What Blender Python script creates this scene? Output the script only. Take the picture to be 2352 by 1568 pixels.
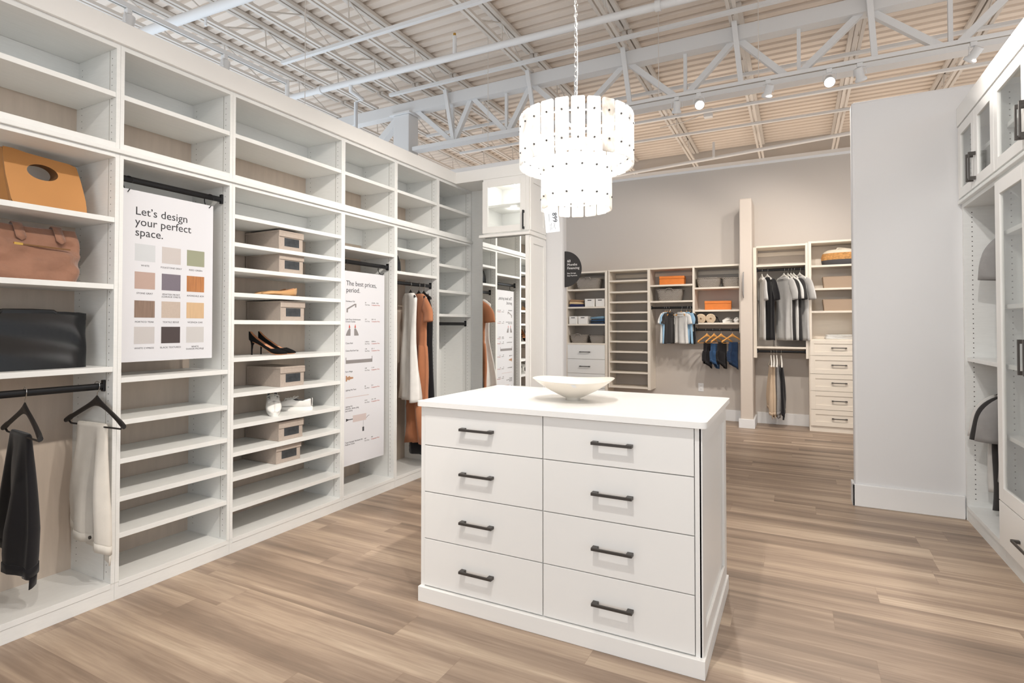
import bpy, bmesh, math, random
from math import sin, cos, pi, radians
from mathutils import Vector, Matrix
random.seed(7)
SC = bpy.context.scene
COL = SC.collection
for o in list(bpy.data.objects):
    bpy.data.objects.remove(o, do_unlink=True)

# ------------------------------------------------------------------ camera
cam = bpy.data.cameras.new('camera'); co = bpy.data.objects.new('camera', cam); COL.objects.link(co)
co.location = (2.84453, -0.58180, 1.28)
co.rotation_euler = (radians(90 + 0.965), radians(0), radians(27.27))
cam.sensor_width = 36; cam.lens = 19.371; cam.shift_y = -54.65 / 2352
cam.clip_start = .05; cam.clip_end = 100
SC.camera = co

# ------------------------------------------------------------------ world, light, exposure
W = bpy.data.worlds.new('daylight'); SC.world = W; W.use_nodes = True
bg = W.node_tree.nodes['Background']
bg.inputs['Color'].default_value = (0.88, 0.94, 1.0, 1); bg.inputs['Strength'].default_value = 1.0
SC.view_settings.view_transform = 'Standard'; SC.view_settings.look = 'None'
SC.view_settings.exposure = -0.02; SC.view_settings.gamma = 1.0
SC.view_settings.use_curve_mapping = False
WARM = (1.0, 0.93, 0.85); NEUT = (1.0, 0.97, 0.93); COOL = (0.90, 0.95, 1.0)

def spot(loc, target, power, size=70, blend=.6, col=WARM, rad=.05, name='track_spot_light'):
    l = bpy.data.lights.new(name, 'SPOT'); l.energy = power; l.color = col
    l.spot_size = radians(size); l.spot_blend = blend; l.shadow_soft_size = rad
    o = bpy.data.objects.new(name, l); COL.objects.link(o); o.location = loc
    o.rotation_euler = (Vector(target) - Vector(loc)).to_track_quat('-Z', 'Y').to_euler()
    return o
def area(loc, target, power, sx, sy, col=NEUT, name='added_front_fill'):
    l = bpy.data.lights.new(name, 'AREA'); l.energy = power; l.color = col; l.shape = 'RECTANGLE'; l.size = sx; l.size_y = sy
    o = bpy.data.objects.new(name, l); COL.objects.link(o); o.location = loc
    o.rotation_euler = (Vector(target) - Vector(loc)).to_track_quat('-Z', 'Y').to_euler()
    return o
# soft fill added behind the camera, as from an unseen shop front
area((2.2, -5.5, 2.2), (1.5, 3, 1.6), 70, 7.0, 3.2, (1.0, 0.97, 0.93))
# unseen upward area lights, added behind walls and camera to brighten the ceiling
def wash(loc, sx, sy, power, col): area(loc, (loc[0], loc[1], loc[2] + 3), power, sx, sy, col, 'added_ceiling_uplight')
wash((-2.9, 2.5, .6), 3.4, 8.0, 165, (.74, .87, 1.0))
wash((1.5, 9.2, .8), 9.0, 2.2, 140, (1.0, .86, .72))
wash((6.6, 3.0, .6), 3.6, 8.0, 145, (1.0, .92, .84))
wash((1.6, -4.2, .5), 7.0, 3.0, 135, (1.0, .97, .94))
# tracks over the room (their heads hang above the frame)
for y, yt, e in ((-.5, .5, 115), (.4, 1.4, 140), (1.2, 2.4, 185), (1.9, 3.2, 190)):
    spot((2.75, y, 3.55), (-0.1, yt, .75), e, 62, .8)
spot((2.9, -.4, 3.55), (3.6, 4.0, 1.1), 170, 50, .8, NEUT)  # extra spot, added to brighten the white partition
spot((2.9, 1.3, 3.55), (-0.1, 4.0, 1.5), 85, 60)
spot((1.9, 1.15, 3.55), (1.9, 1.9, .9), 40, 60)
spot((2.2, 0.2, 3.55), (2.0, 1.7, .5), 170, 60, col=NEUT)
spot((2.6, 2.2, 3.55), (3.9, 3.0, 1.3), 80, 70, col=NEUT)
# the visible track at the far side of the room
spot((1.80, 5.05, 3.45), (0.6, 7.4, 1.4), 400, 80)
spot((2.63, 5.05, 3.45), (1.9, 7.4, 1.4), 480, 85)
spot((3.36, 5.05, 3.45), (2.8, 7.4, 1.3), 400, 88, .9)
spot((4.14, 5.05, 3.45), (3.4, 7.4, 1.4), 200, 88, .9)
spot((2.01, 5.00, 3.42), (2.2, 2.2, .8), 160, 60)
spot((3.125, 5.00, 3.42), (2.9, 1.0, .6), 200, 60)

# ------------------------------------------------------------------ materials
def S(r, g, b):
    f = lambda c: (c / 255 / 12.92) if c / 255 <= .04045 else ((c / 255 + .055) / 1.055) ** 2.4
    return (f(r), f(g), f(b), 1)
def mat(name, col, rough=.5, metal=0, spec=.5, bump=0, bscale=200, var=0, vscale=8, sx=1, sy=1, sz=1, trans=0, sheen=0, coat=0, bdist=.004):
    m = bpy.data.materials.new(name); m.use_nodes = True
    nt = m.node_tree; N = nt.nodes; Lk = nt.links; b = N['Principled BSDF']
    b.inputs['Base Color'].default_value = col; b.inputs['Roughness'].default_value = rough
    b.inputs['Metallic'].default_value = metal; b.inputs['Specular IOR Level'].default_value = spec
    if trans: b.inputs['Transmission Weight'].default_value = trans
    if sheen: b.inputs['Sheen Weight'].default_value = sheen
    if coat: b.inputs['Coat Weight'].default_value = coat
    if bump or var:
        tc = N.new('ShaderNodeTexCoord'); mp = N.new('ShaderNodeMapping'); mp.inputs['Scale'].default_value = (sx, sy, sz)
        Lk.new(tc.outputs['Object'], mp.inputs['Vector'])
    if var:
        n = N.new('ShaderNodeTexNoise'); n.inputs['Scale'].default_value = vscale; n.inputs['Detail'].default_value = 6
        Lk.new(mp.outputs[0], n.inputs['Vector'])
        r = N.new('ShaderNodeValToRGB'); r.color_ramp.elements[0].position = .3; r.color_ramp.elements[1].position = .7
        lo = tuple(c * (1 - var) for c in col[:3]) + (1,); hi = tuple(min(1, c * (1 + var * .6)) for c in col[:3]) + (1,)
        r.color_ramp.elements[0].color = lo; r.color_ramp.elements[1].color = hi
        Lk.new(n.outputs['Fac'], r.inputs[0]); Lk.new(r.outputs[0], b.inputs['Base Color'])
    if bump:
        n2 = N.new('ShaderNodeTexNoise'); n2.inputs['Scale'].default_value = bscale; n2.inputs['Detail'].default_value = 3
        Lk.new(mp.outputs[0], n2.inputs['Vector'])
        bp = N.new('ShaderNodeBump'); bp.inputs['Strength'].default_value = bump; bp.inputs['Distance'].default_value = bdist
        Lk.new(n2.outputs['Fac'], bp.inputs['Height']); Lk.new(bp.outputs[0], b.inputs['Normal'])
    return m
M = {}
M['mel'] = mat('white_melamine', S(235, 236, 234), .38, var=.025, vscale=6, sx=3, sy=3, sz=25, bump=.04, bscale=60)
M['shelfmel'] = mat('white_melamine_shelf', S(235, 236, 234), .38, var=.03, vscale=6, sx=25, sy=2, sz=3, bump=.03, bscale=60)
M['paintw'] = mat('white_lacquer', S(242, 241, 238), .35)
M['counter'] = mat('white_quartz', S(245, 244, 241), .28, var=.01, vscale=60)
M['wallw'] = mat('white_wall_paint', S(226, 226, 227), .75, bump=.05, bscale=350)
M['wallb'] = mat('beige_wall_paint', S(203, 195, 187), .8, bump=.05, bscale=350)
M['fin'] = mat('warm_beige_wall_paint', S(212, 200, 188), .8, bump=.05, bscale=350)
M['trim'] = mat('white_trim_paint', S(236, 236, 236), .45)
M['hole'] = mat('peg_hole_dark', S(70, 68, 64), .8)
M['seam'] = mat('panel_seam_grey', S(150, 146, 138), .7)
M['black'] = mat('black_metal', S(34, 34, 36), .30, metal=.5)
M['pull'] = mat('dark_bronze_pull', S(74, 70, 67), .4, metal=.4)
M['chrome'] = mat('chrome', S(205, 205, 205), .18, metal=1)
M['steel'] = mat('painted_steel', S(214, 207, 199), .6, var=.05, vscale=2)
M['steelw'] = mat('painted_steel_white', S(222, 222, 222), .55)
M['deck'] = mat('painted_roof_deck', S(226, 214, 202), .65, var=.04, vscale=1.5)
M['back'] = mat('textile_beige_panel', S(205, 190, 175), .7, var=.06, vscale=30, sx=1, sy=1, sz=.15, bump=.1, bscale=300)
M['mirror'] = mat('mirror_glass', (0.93, 0.94, 0.93, 1), .0, metal=1)
M['tan'] = mat('beige_linen_box', S(180, 167, 156), .85, var=.06, vscale=90, bump=.15, bscale=500)
M['window'] = mat('clear_plastic_window', S(64, 68, 72), .12, spec=.7, var=.35, vscale=25)
M['kraft'] = mat('ochre_leather', S(190, 134, 76), .5, var=.05, vscale=5)
M['kraftin'] = mat('ochre_leather_inside', S(120, 84, 48), .7)
M['suede'] = mat('brown_suede', S(150, 108, 86), .8, var=.16, vscale=9, bump=1.0, bscale=11, bdist=.018, sheen=.3)
M['bleather'] = mat('black_leather', S(12, 12, 14), .24, var=.1, vscale=5, bump=.05, bscale=60)
M['gold'] = mat('gold_metal', S(212, 170, 90), .3, metal=1)
M['hangb'] = mat('black_hanger_lacquer', S(33, 31, 31), .4)
M['hangw'] = mat('white_hanger_lacquer', S(236, 232, 224), .45)
M['hangn'] = mat('natural_wood_hanger', S(224, 163, 88), .5, var=.1, vscale=12, sx=1, sz=6)
def cloth(n, c, var=.06): return mat(n, c, .9, var=var, vscale=14, bump=.12, bscale=420, sheen=.2, spec=.2)
M['cwhite'] = cloth('white_cotton', S(232, 230, 226)); M['coff'] = cloth('off_white_cotton', S(226, 221, 212))
M['cblack'] = cloth('black_cotton', S(30, 29, 32)); M['cdark'] = cloth('charcoal_cotton', S(56, 54, 54))
M['cblue'] = cloth('light_blue_cotton', S(160, 198, 226)); M['corange'] = cloth('rust_orange_cotton', S(180, 120, 86))
M['colive'] = cloth('olive_twill', S(142, 120, 84)); M['cbeige'] = cloth('beige_twill', S(205, 183, 158))
M['cgrey'] = cloth('heather_grey_cotton', S(150, 148, 147), .1); M['clgrey'] = cloth('pale_grey_cotton', S(206, 204, 201))
M['cdenim'] = cloth('blue_denim', S(52, 82, 118), .22); M['cdenimb'] = cloth('black_denim', S(36, 34, 36), .2)
M['cdenimd'] = cloth('dark_blue_denim', S(42, 62, 92), .22); M['cnavy'] = cloth('navy_cotton', S(44, 46, 82))
M['clight'] = cloth('washed_denim', S(118, 150, 172), .18); M['cbrown'] = cloth('tan_knit', S(166, 132, 102)); M['cbutter'] = cloth('cream_knit', S(232, 202, 158))
M['label'] = mat('woven_label', S(225, 225, 225), .7); M['ink'] = mat('dark_ink', S(62, 62, 66), .7); M['ink2'] = mat('grey_ink', S(105, 103, 104), .7)
M['inkred'] = mat('red_ink', S(186, 92, 76), .7); M['inkwhite'] = mat('white_ink', S(240, 240, 240), .6)
M['paper'] = mat('white_poster_board', S(222, 223, 228), .55); M['signblack'] = mat('black_sign_board', S(42, 40, 40), .5)
M['orangebox'] = mat('orange_stained_wood', S(228, 128, 46), .45, var=.12, vscale=10, sx=2, sy=2, sz=16)
M['weave'] = mat('grey_woven_rope', S(168, 158, 148), .9)
M['binw'] = mat('white_plastic', S(238, 234, 228), .4); M['bintan'] = mat('tan_fabric_bin', S(176, 154, 133), .85, bump=.1, bscale=400)
M['jute'] = mat('jute_weave', S(206, 152, 92), .9, var=.35, vscale=40, sz=3, bump=.5, bscale=90); M['rope'] = mat('cotton_rope', S(228, 218, 200), .9, bump=.3, bscale=120); M['slate'] = mat('slate_rope', S(84, 82, 84), .9, bump=.3, bscale=120)
M['shoew'] = mat('white_shoe_leather', S(240, 238, 234), .45); M['shoeb'] = mat('black_suede', S(16, 15, 16), .85, spec=.25); M['shoet'] = mat('tan_insole', S(196, 138, 96), .5); M['flat'] = mat('caramel_patent', S(204, 160, 112), .28)
M['bowl'] = mat('cream_ceramic', S(236, 228, 216), .3, coat=.2)
M['towel'] = mat('cream_towel', S(226, 204, 176), .95, var=.12, vscale=50, bump=.4, bscale=200)
M['tag'] = mat('price_tag_card', S(226, 232, 238), .5)
def zig(m, name):   # herringbone weave
    nt = m.node_tree; N = nt.nodes; L = nt.links; b = N['Principled BSDF']
    tc = N.new('ShaderNodeTexCoord'); mp = N.new('ShaderNodeMapping'); mp.inputs['Scale'].default_value = (1, 1, 1)
    L.new(tc.outputs['Object'], mp.inputs[0])
    sx = N.new('ShaderNodeSeparateXYZ'); L.new(mp.outputs[0], sx.inputs[0])
    add = N.new('ShaderNodeMath'); add.operation = 'ADD'; L.new(sx.outputs[0], add.inputs[0]); L.new(sx.outputs[1], add.inputs[1])
    pp = N.new('ShaderNodeMath'); pp.operation = 'PINGPONG'; L.new(add.outputs[0], pp.inputs[0]); pp.inputs[1].default_value = .011
    ad2 = N.new('ShaderNodeMath'); ad2.operation = 'ADD'; L.new(pp.outputs[0], ad2.inputs[0]); L.new(sx.outputs[2], ad2.inputs[1])
    ml = N.new('ShaderNodeMath'); ml.operation = 'MULTIPLY'; L.new(ad2.outputs[0], ml.inputs[0]); ml.inputs[1].default_value = 2 * pi / .017
    sn = N.new('ShaderNodeMath'); sn.operation = 'SINE'; L.new(ml.outputs[0], sn.inputs[0])
    r = N.new('ShaderNodeValToRGB'); r.color_ramp.elements[0].position = .2; r.color_ramp.elements[1].position = .8
    r.color_ramp.elements[0].color = S(112, 105, 98); r.color_ramp.elements[1].color = S(182, 173, 163)
    mr = N.new('ShaderNodeMapRange'); mr.inputs[1].default_value = -1; L.new(sn.outputs[0], mr.inputs[0])
    L.new(mr.outputs[0], r.inputs[0]); L.new(r.outputs[0], b.inputs['Base Color'])
    bp = N.new('ShaderNodeBump'); bp.inputs['Strength'].default_value = .6; bp.inputs['Distance'].default_value = .004
    L.new(mr.outputs[0], bp.inputs['Height']); L.new(bp.outputs[0], b.inputs['Normal'])
zig(M['weave'], 'w')
def glassmat():
    m = bpy.data.materials.new('clear_glass'); m.use_nodes = True; nt = m.node_tree; N = nt.nodes; L = nt.links
    N.remove(N['Principled BSDF']); out = N['Material Output']
    tr = N.new('ShaderNodeBsdfTransparent'); tr.inputs[0].default_value = (.97, .98, .975, 1)
    gl = N.new('ShaderNodeBsdfGlossy'); gl.inputs['Roughness'].default_value = .02
    lw = N.new('ShaderNodeLayerWeight'); lw.inputs[0].default_value = .5
    pw = N.new('ShaderNodeMath'); pw.operation = 'POWER'; pw.inputs[1].default_value = 5; L.new(lw.outputs['Facing'], pw.inputs[0])
    fr = N.new('ShaderNodeMath'); fr.operation = 'MULTIPLY_ADD'; L.new(pw.outputs[0], fr.inputs[0]); fr.inputs[1].default_value = .9; fr.inputs[2].default_value = .035
    mx = N.new('ShaderNodeMixShader'); L.new(fr.outputs[0], mx.inputs[0]); L.new(tr.outputs[0], mx.inputs[1]); L.new(gl.outputs[0], mx.inputs[2])
    L.new(mx.outputs[0], out.inputs[0]); return m
M['glass'] = glassmat()
def emit(name, col, st):
    m = bpy.data.materials.new(name); m.use_nodes = True; b = m.node_tree.nodes['Principled BSDF']
    b.inputs['Base Color'].default_value = (1, 1, 1, 1); b.inputs['Emission Color'].default_value = col; b.inputs['Emission Strength'].default_value = st
    return m
M['lamp'] = emit('lamp_lens', (1, .93, .82, 1), 14); M['bulb'] = emit('chandelier_bulb', (1, .97, .93, 1), 25); M['puck'] = emit('cabinet_puck_light', (1, .97, .92, 1), 12)
def alabaster():
    m = bpy.data.materials.new('alabaster'); m.use_nodes = True; nt = m.node_tree; N = nt.nodes; L = nt.links
    N.remove(N['Principled BSDF']); out = N['Material Output']
    oi = N.new('ShaderNodeObjectInfo')
    tc = N.new('ShaderNodeTexCoord'); va = N.new('ShaderNodeVectorMath'); va.operation = 'ADD'
    cb = N.new('ShaderNodeCombineXYZ'); ml = N.new('ShaderNodeMath'); ml.operation = 'MULTIPLY'; ml.inputs[1].default_value = 37
    L.new(oi.outputs['Random'], ml.inputs[0]); L.new(ml.outputs[0], cb.inputs[0]); L.new(ml.outputs[0], cb.inputs[2])
    L.new(tc.outputs['Object'], va.inputs[0]); L.new(cb.outputs[0], va.inputs[1])
    n = N.new('ShaderNodeTexNoise'); n.inputs['Scale'].default_value = 9; n.inputs['Detail'].default_value = 5; n.inputs['Distortion'].default_value = 1.6
    L.new(va.outputs[0], n.inputs['Vector'])
    r = N.new('ShaderNodeValToRGB'); e = r.color_ramp.elements
    e[0].position = .30; e[0].color = (.60, .58, .56, 1); e[1].position = .48; e[1].color = (.93, .93, .92, 1)
    L.new(n.outputs['Fac'], r.inputs[0])
    gm = N.new('ShaderNodeValToRGB'); gm.color_ramp.interpolation = 'CONSTANT'
    ge = gm.color_ramp.elements; ge[0].color = (1, 1, 1, 1); ge[1].position = .74; ge[1].color = (.84, .81, .77, 1)
    L.new(oi.outputs['Random'], gm.inputs[0])
    mx = N.new('ShaderNodeMix'); mx.data_type = 'RGBA'; mx.blend_type = 'MULTIPLY'; mx.inputs[0].default_value = 1
    L.new(r.outputs[0], mx.inputs[6]); L.new(gm.outputs[0], mx.inputs[7])
    tl = N.new('ShaderNodeBsdfTranslucent'); df = N.new('ShaderNodeBsdfDiffuse'); L.new(mx.outputs[2], tl.inputs[0]); L.new(mx.outputs[2], df.inputs[0])
    ms = N.new('ShaderNodeMixShader'); ms.inputs[0].default_value = .45; L.new(tl.outputs[0], ms.inputs[1]); L.new(df.outputs[0], ms.inputs[2])
    L.new(ms.outputs[0], out.inputs[0]); return m
M['alab'] = alabaster()
def floormat():
    m = bpy.data.materials.new('oak_vinyl_planks'); m.use_nodes = True; nt = m.node_tree; N = nt.nodes; L = nt.links; b = N['Principled BSDF']
    tc = N.new('ShaderNodeTexCoord'); s = N.new('ShaderNodeSeparateXYZ'); L.new(tc.outputs['Object'], s.inputs[0])
    def mth(op, a, bb=None):
        k = N.new('ShaderNodeMath'); k.operation = op
        for i, v in enumerate((a, bb)):
            if v is None: continue
            if isinstance(v, (int, float)): k.inputs[i].default_value = v
            else: L.new(v, k.inputs[i])
        return k.outputs[0]
    PW, PL = .178, 1.22
    yr = mth('DIVIDE', s.outputs[1], PW); row = mth('FLOOR', yr); fy = mth('FRACT', yr)
    wn = N.new('ShaderNodeTexWhiteNoise'); wn.noise_dimensions = '1D'; L.new(row, wn.inputs['W'])
    xo = mth('ADD', mth('DIVIDE', s.outputs[0], PL), mth('MULTIPLY', wn.outputs['Value'], 5.0))
    colx = mth('FLOOR', xo); fx = mth('FRACT', xo)
    cb = N.new('ShaderNodeCombineXYZ'); L.new(row, cb.inputs[0]); L.new(colx, cb.inputs[1])
    w2 = N.new('ShaderNodeTexWhiteNoise'); w2.noise_dimensions = '2D'; L.new(cb.outputs[0], w2.inputs['Vector'])
    off = N.new('ShaderNodeCombineXYZ'); L.new(mth('MULTIPLY', w2.outputs['Value'], 61.0), off.inputs[0]); L.new(mth('MULTIPLY', w2.outputs['Value'], 3.0), off.inputs[1])
    va = N.new('ShaderNodeVectorMath'); va.operation = 'ADD'; L.new(tc.outputs['Object'], va.inputs[0]); L.new(off.outputs[0], va.inputs[1])
    def noise(sc, det, dist, sx, sy):
        mp = N.new('ShaderNodeMapping'); mp.inputs['Scale'].default_value = (sx, sy, 1); L.new(va.outputs[0], mp.inputs[0])
        n = N.new('ShaderNodeTexNoise'); n.inputs['Scale'].default_value = sc; n.inputs['Detail'].default_value = det; n.inputs['Distortion'].default_value = dist
        L.new(mp.outputs[0], n.inputs['Vector']); return n.outputs['Fac']
    big = noise(1, 3, .5, .32, 7.0); fine = noise(1, 8, .6, 3.0, 75); fig = noise(1, 5, 2.2, 1.6, 16)
    v = mth('ADD', mth('ADD', mth('MULTIPLY', big, .78), mth('MULTIPLY', fig, .16)), mth('MULTIPLY', fine, .22))
    v = mth('ADD', v, mth('MULTIPLY', mth('SUBTRACT', w2.outputs['Value'], .5), .06))
    r = N.new('ShaderNodeValToRGB'); e = r.color_ramp.elements
    e[0].position = .38; e[0].color = S(120, 105, 92); e[1].position = .82; e[1].color = S(211, 192, 169)
    k = e.new(.54); k.color = S(151, 131, 114); k = e.new(.66); k.color = S(177, 156, 136)
    L.new(v, r.inputs[0])
    g1 = mth('LESS_THAN', mth('MINIMUM', fy, mth('SUBTRACT', 1.0, fy)), .006); g2 = mth('LESS_THAN', mth('MINIMUM', fx, mth('SUBTRACT', 1.0, fx)), .0012)
    gg = mth('MULTIPLY', mth('MAXIMUM', g1, g2), .2)
    mx = N.new('ShaderNodeMix'); mx.data_type = 'RGBA'; L.new(gg, mx.inputs[0]); L.new(r.outputs[0], mx.inputs[6]); mx.inputs[7].default_value = S(110, 86, 68)
    L.new(mx.outputs[2], b.inputs['Base Color'])
    b.inputs['Roughness'].default_value = .42; b.inputs['Specular IOR Level'].default_value = .35
    bp = N.new('ShaderNodeBump'); bp.inputs['Strength'].default_value = .08; bp.inputs['Distance'].default_value = .003; L.new(fine, bp.inputs['Height']); L.new(bp.outputs[0], b.inputs['Normal'])
    return m
M['floor'] = floormat()

# ------------------------------------------------------------------ mesh builder
class MB:
    def __init__(s): s.v = []; s.f = []; s.m = []; s.sm = []
    def add(s, vs, fs, mi=0, smooth=False):
        n = len(s.v); s.v += [Vector(p) for p in vs]
        for f in fs: s.f.append([n + i for i in f]); s.m.append(mi); s.sm.append(smooth)
        return s
    def box(s, a, b, mi=0):
        x0, y0, z0 = [min(p, q) for p, q in zip(a, b)]; x1, y1, z1 = [max(p, q) for p, q in zip(a, b)]
        return s.add([(x0, y0, z0), (x1, y0, z0), (x1, y1, z0), (x0, y1, z0), (x0, y0, z1), (x1, y0, z1), (x1, y1, z1), (x0, y1, z1)],
                     [(3, 2, 1, 0), (4, 5, 6, 7), (0, 1, 5, 4), (1, 2, 6, 5), (2, 3, 7, 6), (3, 0, 4, 7)], mi)
    def bar(s, p, q, w, h, mi=0, up=(0, 0, 1)):
        p, q = Vector(p), Vector(q); d = (q - p).normalized(); u = Vector(up)
        if abs(d.dot(u)) > .98: u = Vector((0, 1, 0))
        r = d.cross(u).normalized(); u = r.cross(d)
        vs = []
        for c in (p, q):
            for a, b in ((-1, -1), (1, -1), (1, 1), (-1, 1)): vs.append(c + r * a * w / 2 + u * b * h / 2)
        return s.add(vs, [(3, 2, 1, 0), (4, 5, 6, 7), (0, 1, 5, 4), (1, 2, 6, 5), (2, 3, 7, 6), (3, 0, 4, 7)], mi)
    def loft(s, rings, mi=0, caps=(True, True), smooth=True, closed=True):
        n = len(rings[0]); vs = [p for r in rings for p in r]; fs = []
        for i in range(len(rings) - 1):
            for j in range(n if closed else n - 1):
                k = (j + 1) % n; fs.append((i * n + j, i * n + k, (i + 1) * n + k, (i + 1) * n + j))
        s.add(vs, fs, mi, smooth)
        if caps[0]: s.add(rings[0], [tuple(range(n - 1, -1, -1))], mi)
        if caps[1]: s.add(rings[-1], [tuple(range(n))], mi)
        return s
    def tube(s, pts, r, n=8, mi=0, closed=False, r2=None, smooth=True):
        pts = [Vector(p) for p in pts]; rings = []; m = len(pts); ref = None
        for i, p in enumerate(pts):
            a = pts[(i - 1) % m] if (closed or i > 0) else p; b = pts[(i + 1) % m] if (closed or i < m - 1) else p
            d = (b - a).normalized()
            if ref is None:
                ref = Vector((0, 0, 1)) if abs(d.z) < .9 else Vector((0, 1, 0))
            u = (ref - d * ref.dot(d)).normalized(); ref = u; w = d.cross(u)
            rr = r[i] if isinstance(r, (list, tuple)) else r; rb = rr if r2 is None else r2
            rings.append([p + u * rr * cos(2 * pi * k / n) + w * rb * sin(2 * pi * k / n) for k in range(n)])
        if closed: rings.append(rings[0]); return s.loft(rings, mi, (False, False), smooth)
        return s.loft(rings, mi, (True, True), smooth)
    def lathe(s, prof, c=(0, 0, 0), n=32, mi=0, sx=1, sy=1):
        rings = [[(c[0] + r * sx * cos(2 * pi * k / n), c[1] + r * sy * sin(2 * pi * k / n), c[2] + z) for k in range(n)] for r, z in prof]
        return s.loft(rings, mi, (False, False), True)
    def build(s, name, m, parent=None, bev=0, sub=0, solid=0, world=True, smooth_angle=None):
        me = bpy.data.meshes.new(name)
        off = Vector((0, 0, 0))
        if parent is not None and world:
            q = parent
            while q is not None: off += q.location; q = q.parent
        me.from_pydata([v - off for v in s.v], [], s.f)
        ms = m if isinstance(m, (list, tuple)) else [m]
        for k in ms: me.materials.append(M[k])
        me.polygons.foreach_set('material_index', s.m); me.polygons.foreach_set('use_smooth', s.sm)
        me.update()
        o = bpy.data.objects.new(name, me); COL.objects.link(o)
        if parent is not None: o.parent = parent
        if bev:
            b = o.modifiers.new('edge', 'BEVEL'); b.width = bev; b.segments = 2; b.limit_method = 'ANGLE'; b.angle_limit = radians(50)
        if solid:
            k = o.modifiers.new('thickness', 'SOLIDIFY'); k.thickness = abs(solid); k.offset = -1 if solid > 0 else 1
            if len(ms) > 1: k.material_offset = 1
        if sub:
            k = o.modifiers.new('smooth', 'SUBSURF'); k.levels = sub; k.render_levels = sub
        return o
def tag(o, label=None, cat=None, group=None, kind=None):
    if label: o['label'] = label
    if cat: o['category'] = cat
    if group: o['group'] = group
    if kind: o['kind'] = kind
    return o
def T(name, label, cat, loc=(0, 0, 0), rz=0, group=None):
    o = bpy.data.objects.new(name, None); COL.objects.link(o); o.location = loc; o.rotation_euler = (0, 0, rz)
    o.empty_display_size = .05
    return tag(o, label, cat, group)
def copy_tree(o, parent=None):
    c = o.copy(); COL.objects.link(c)
    if parent is not None: c.parent = parent
    for ch in list(o.children): copy_tree(ch, c)
    return c
def structure(name, mb, m, bev=0, label=None, cat=None): return tag(mb.build(name, m, None, bev=bev), label=label, cat=cat, kind='structure')
FONT = None
def text_mesh(name, body, size, m, parent, mtx, align='LEFT', ext=.0004, space=1.0, line=1.0):
    cu = bpy.data.curves.new(name, 'FONT'); cu.body = body; cu.size = size; cu.align_x = align; cu.extrude = ext; cu.resolution_u = 3
    cu.space_character = space; cu.space_line = line
    t = bpy.data.objects.new(name, cu); COL.objects.link(t)
    dg = bpy.context.evaluated_depsgraph_get()
    me = bpy.data.meshes.new_from_object(t.evaluated_get(dg)); bpy.data.objects.remove(t, do_unlink=True)
    off = Vector((0, 0, 0)); q = parent
    while q is not None: off += q.location; q = q.parent
    me.transform(Matrix.Translation(-off) @ mtx); me.materials.clear(); me.materials.append(M[m])
    o = bpy.data.objects.new(name, me); COL.objects.link(o); o.parent = parent
    return o
# text frames: on a plane facing +x (reading along +y), facing -y (reading along +x)
def FX(x, y, z): return Matrix(((0, 0, 1, x), (1, 0, 0, y), (0, 1, 0, z), (0, 0, 0, 1)))
def FY(x, y, z): return Matrix(((1, 0, 0, x), (0, 0, -1, y), (0, 1, 0, z), (0, 0, 0, 1)))
# ------------------------------------------------------------------ setting
structure('floor', MB().box((-5, -6.5, -.05), (10, 11.2, 0)), 'floor')
# roof deck: ribs run along x
b = MB(); prof = []; y = -4.0
while y < 11.0:
    prof += [(y, 4.72), (y + .062, 4.72), (y + .074, 4.762), (y + .116, 4.762), (y + .128, 4.72)]; y += .1524
b.loft([[(x, p[0], p[1]) for p in prof] for x in (-6, 9)], 0, (False, False), False, closed=False)
structure('ceiling', b, 'deck')
structure('wall_back', MB().box((-2.2, 7.49, 0), (7, 7.62, 3.46)), 'wallb')
structure('trim_1', MB().box((-2.2, 7.475, 3.46), (7, 7.635, 3.495)), 'trim', .003)
structure('wall_far', MB().box((-6, 10.75, 0), (9, 10.9, 4.75)), 'steel')
structure('trim_2', MB().box((-6, 10.62, 4.26), (9, 10.75, 4.42)), 'steelw')
# low wall behind the mirrored cabinet, with a rounded end
structure('wall_left', MB().box((-2.0, 4.10, 0), (.955, 4.205, 2.89)), 'wallw', .02)
structure('wall_side', MB().box((-.46, -2.2, 0), (-.37, 4.10, 2.70)), 'wallw')
# divider wall between the two bays of back closets
structure('wall_divider', MB().box((2.208, 7.0, 0), (2.355, 7.49, 2.92)), 'fin', .014)
structure('baseboard_divider', MB().box((2.188, 6.98, 0), (2.376, 7.475, .115)), 'trim', .004)
structure('baseboard_back', MB().box((.95, 7.472, 0), (2.188, 7.49, .15)).box((2.376, 7.472, 0), (3.0, 7.49, .15)), 'trim', .003)
# white partition and its baseboard
structure('wall_right', MB().box((3.212, 4.085, 0), (4.7, 4.20, 2.912)), 'wallw', .02)
structure('baseboard_right', MB().box((3.196, 4.068, 0), (3.836, 4.085, .155)).box((3.196, 4.068, 0), (3.212, 4.21, .155)), 'trim', .004)

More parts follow.
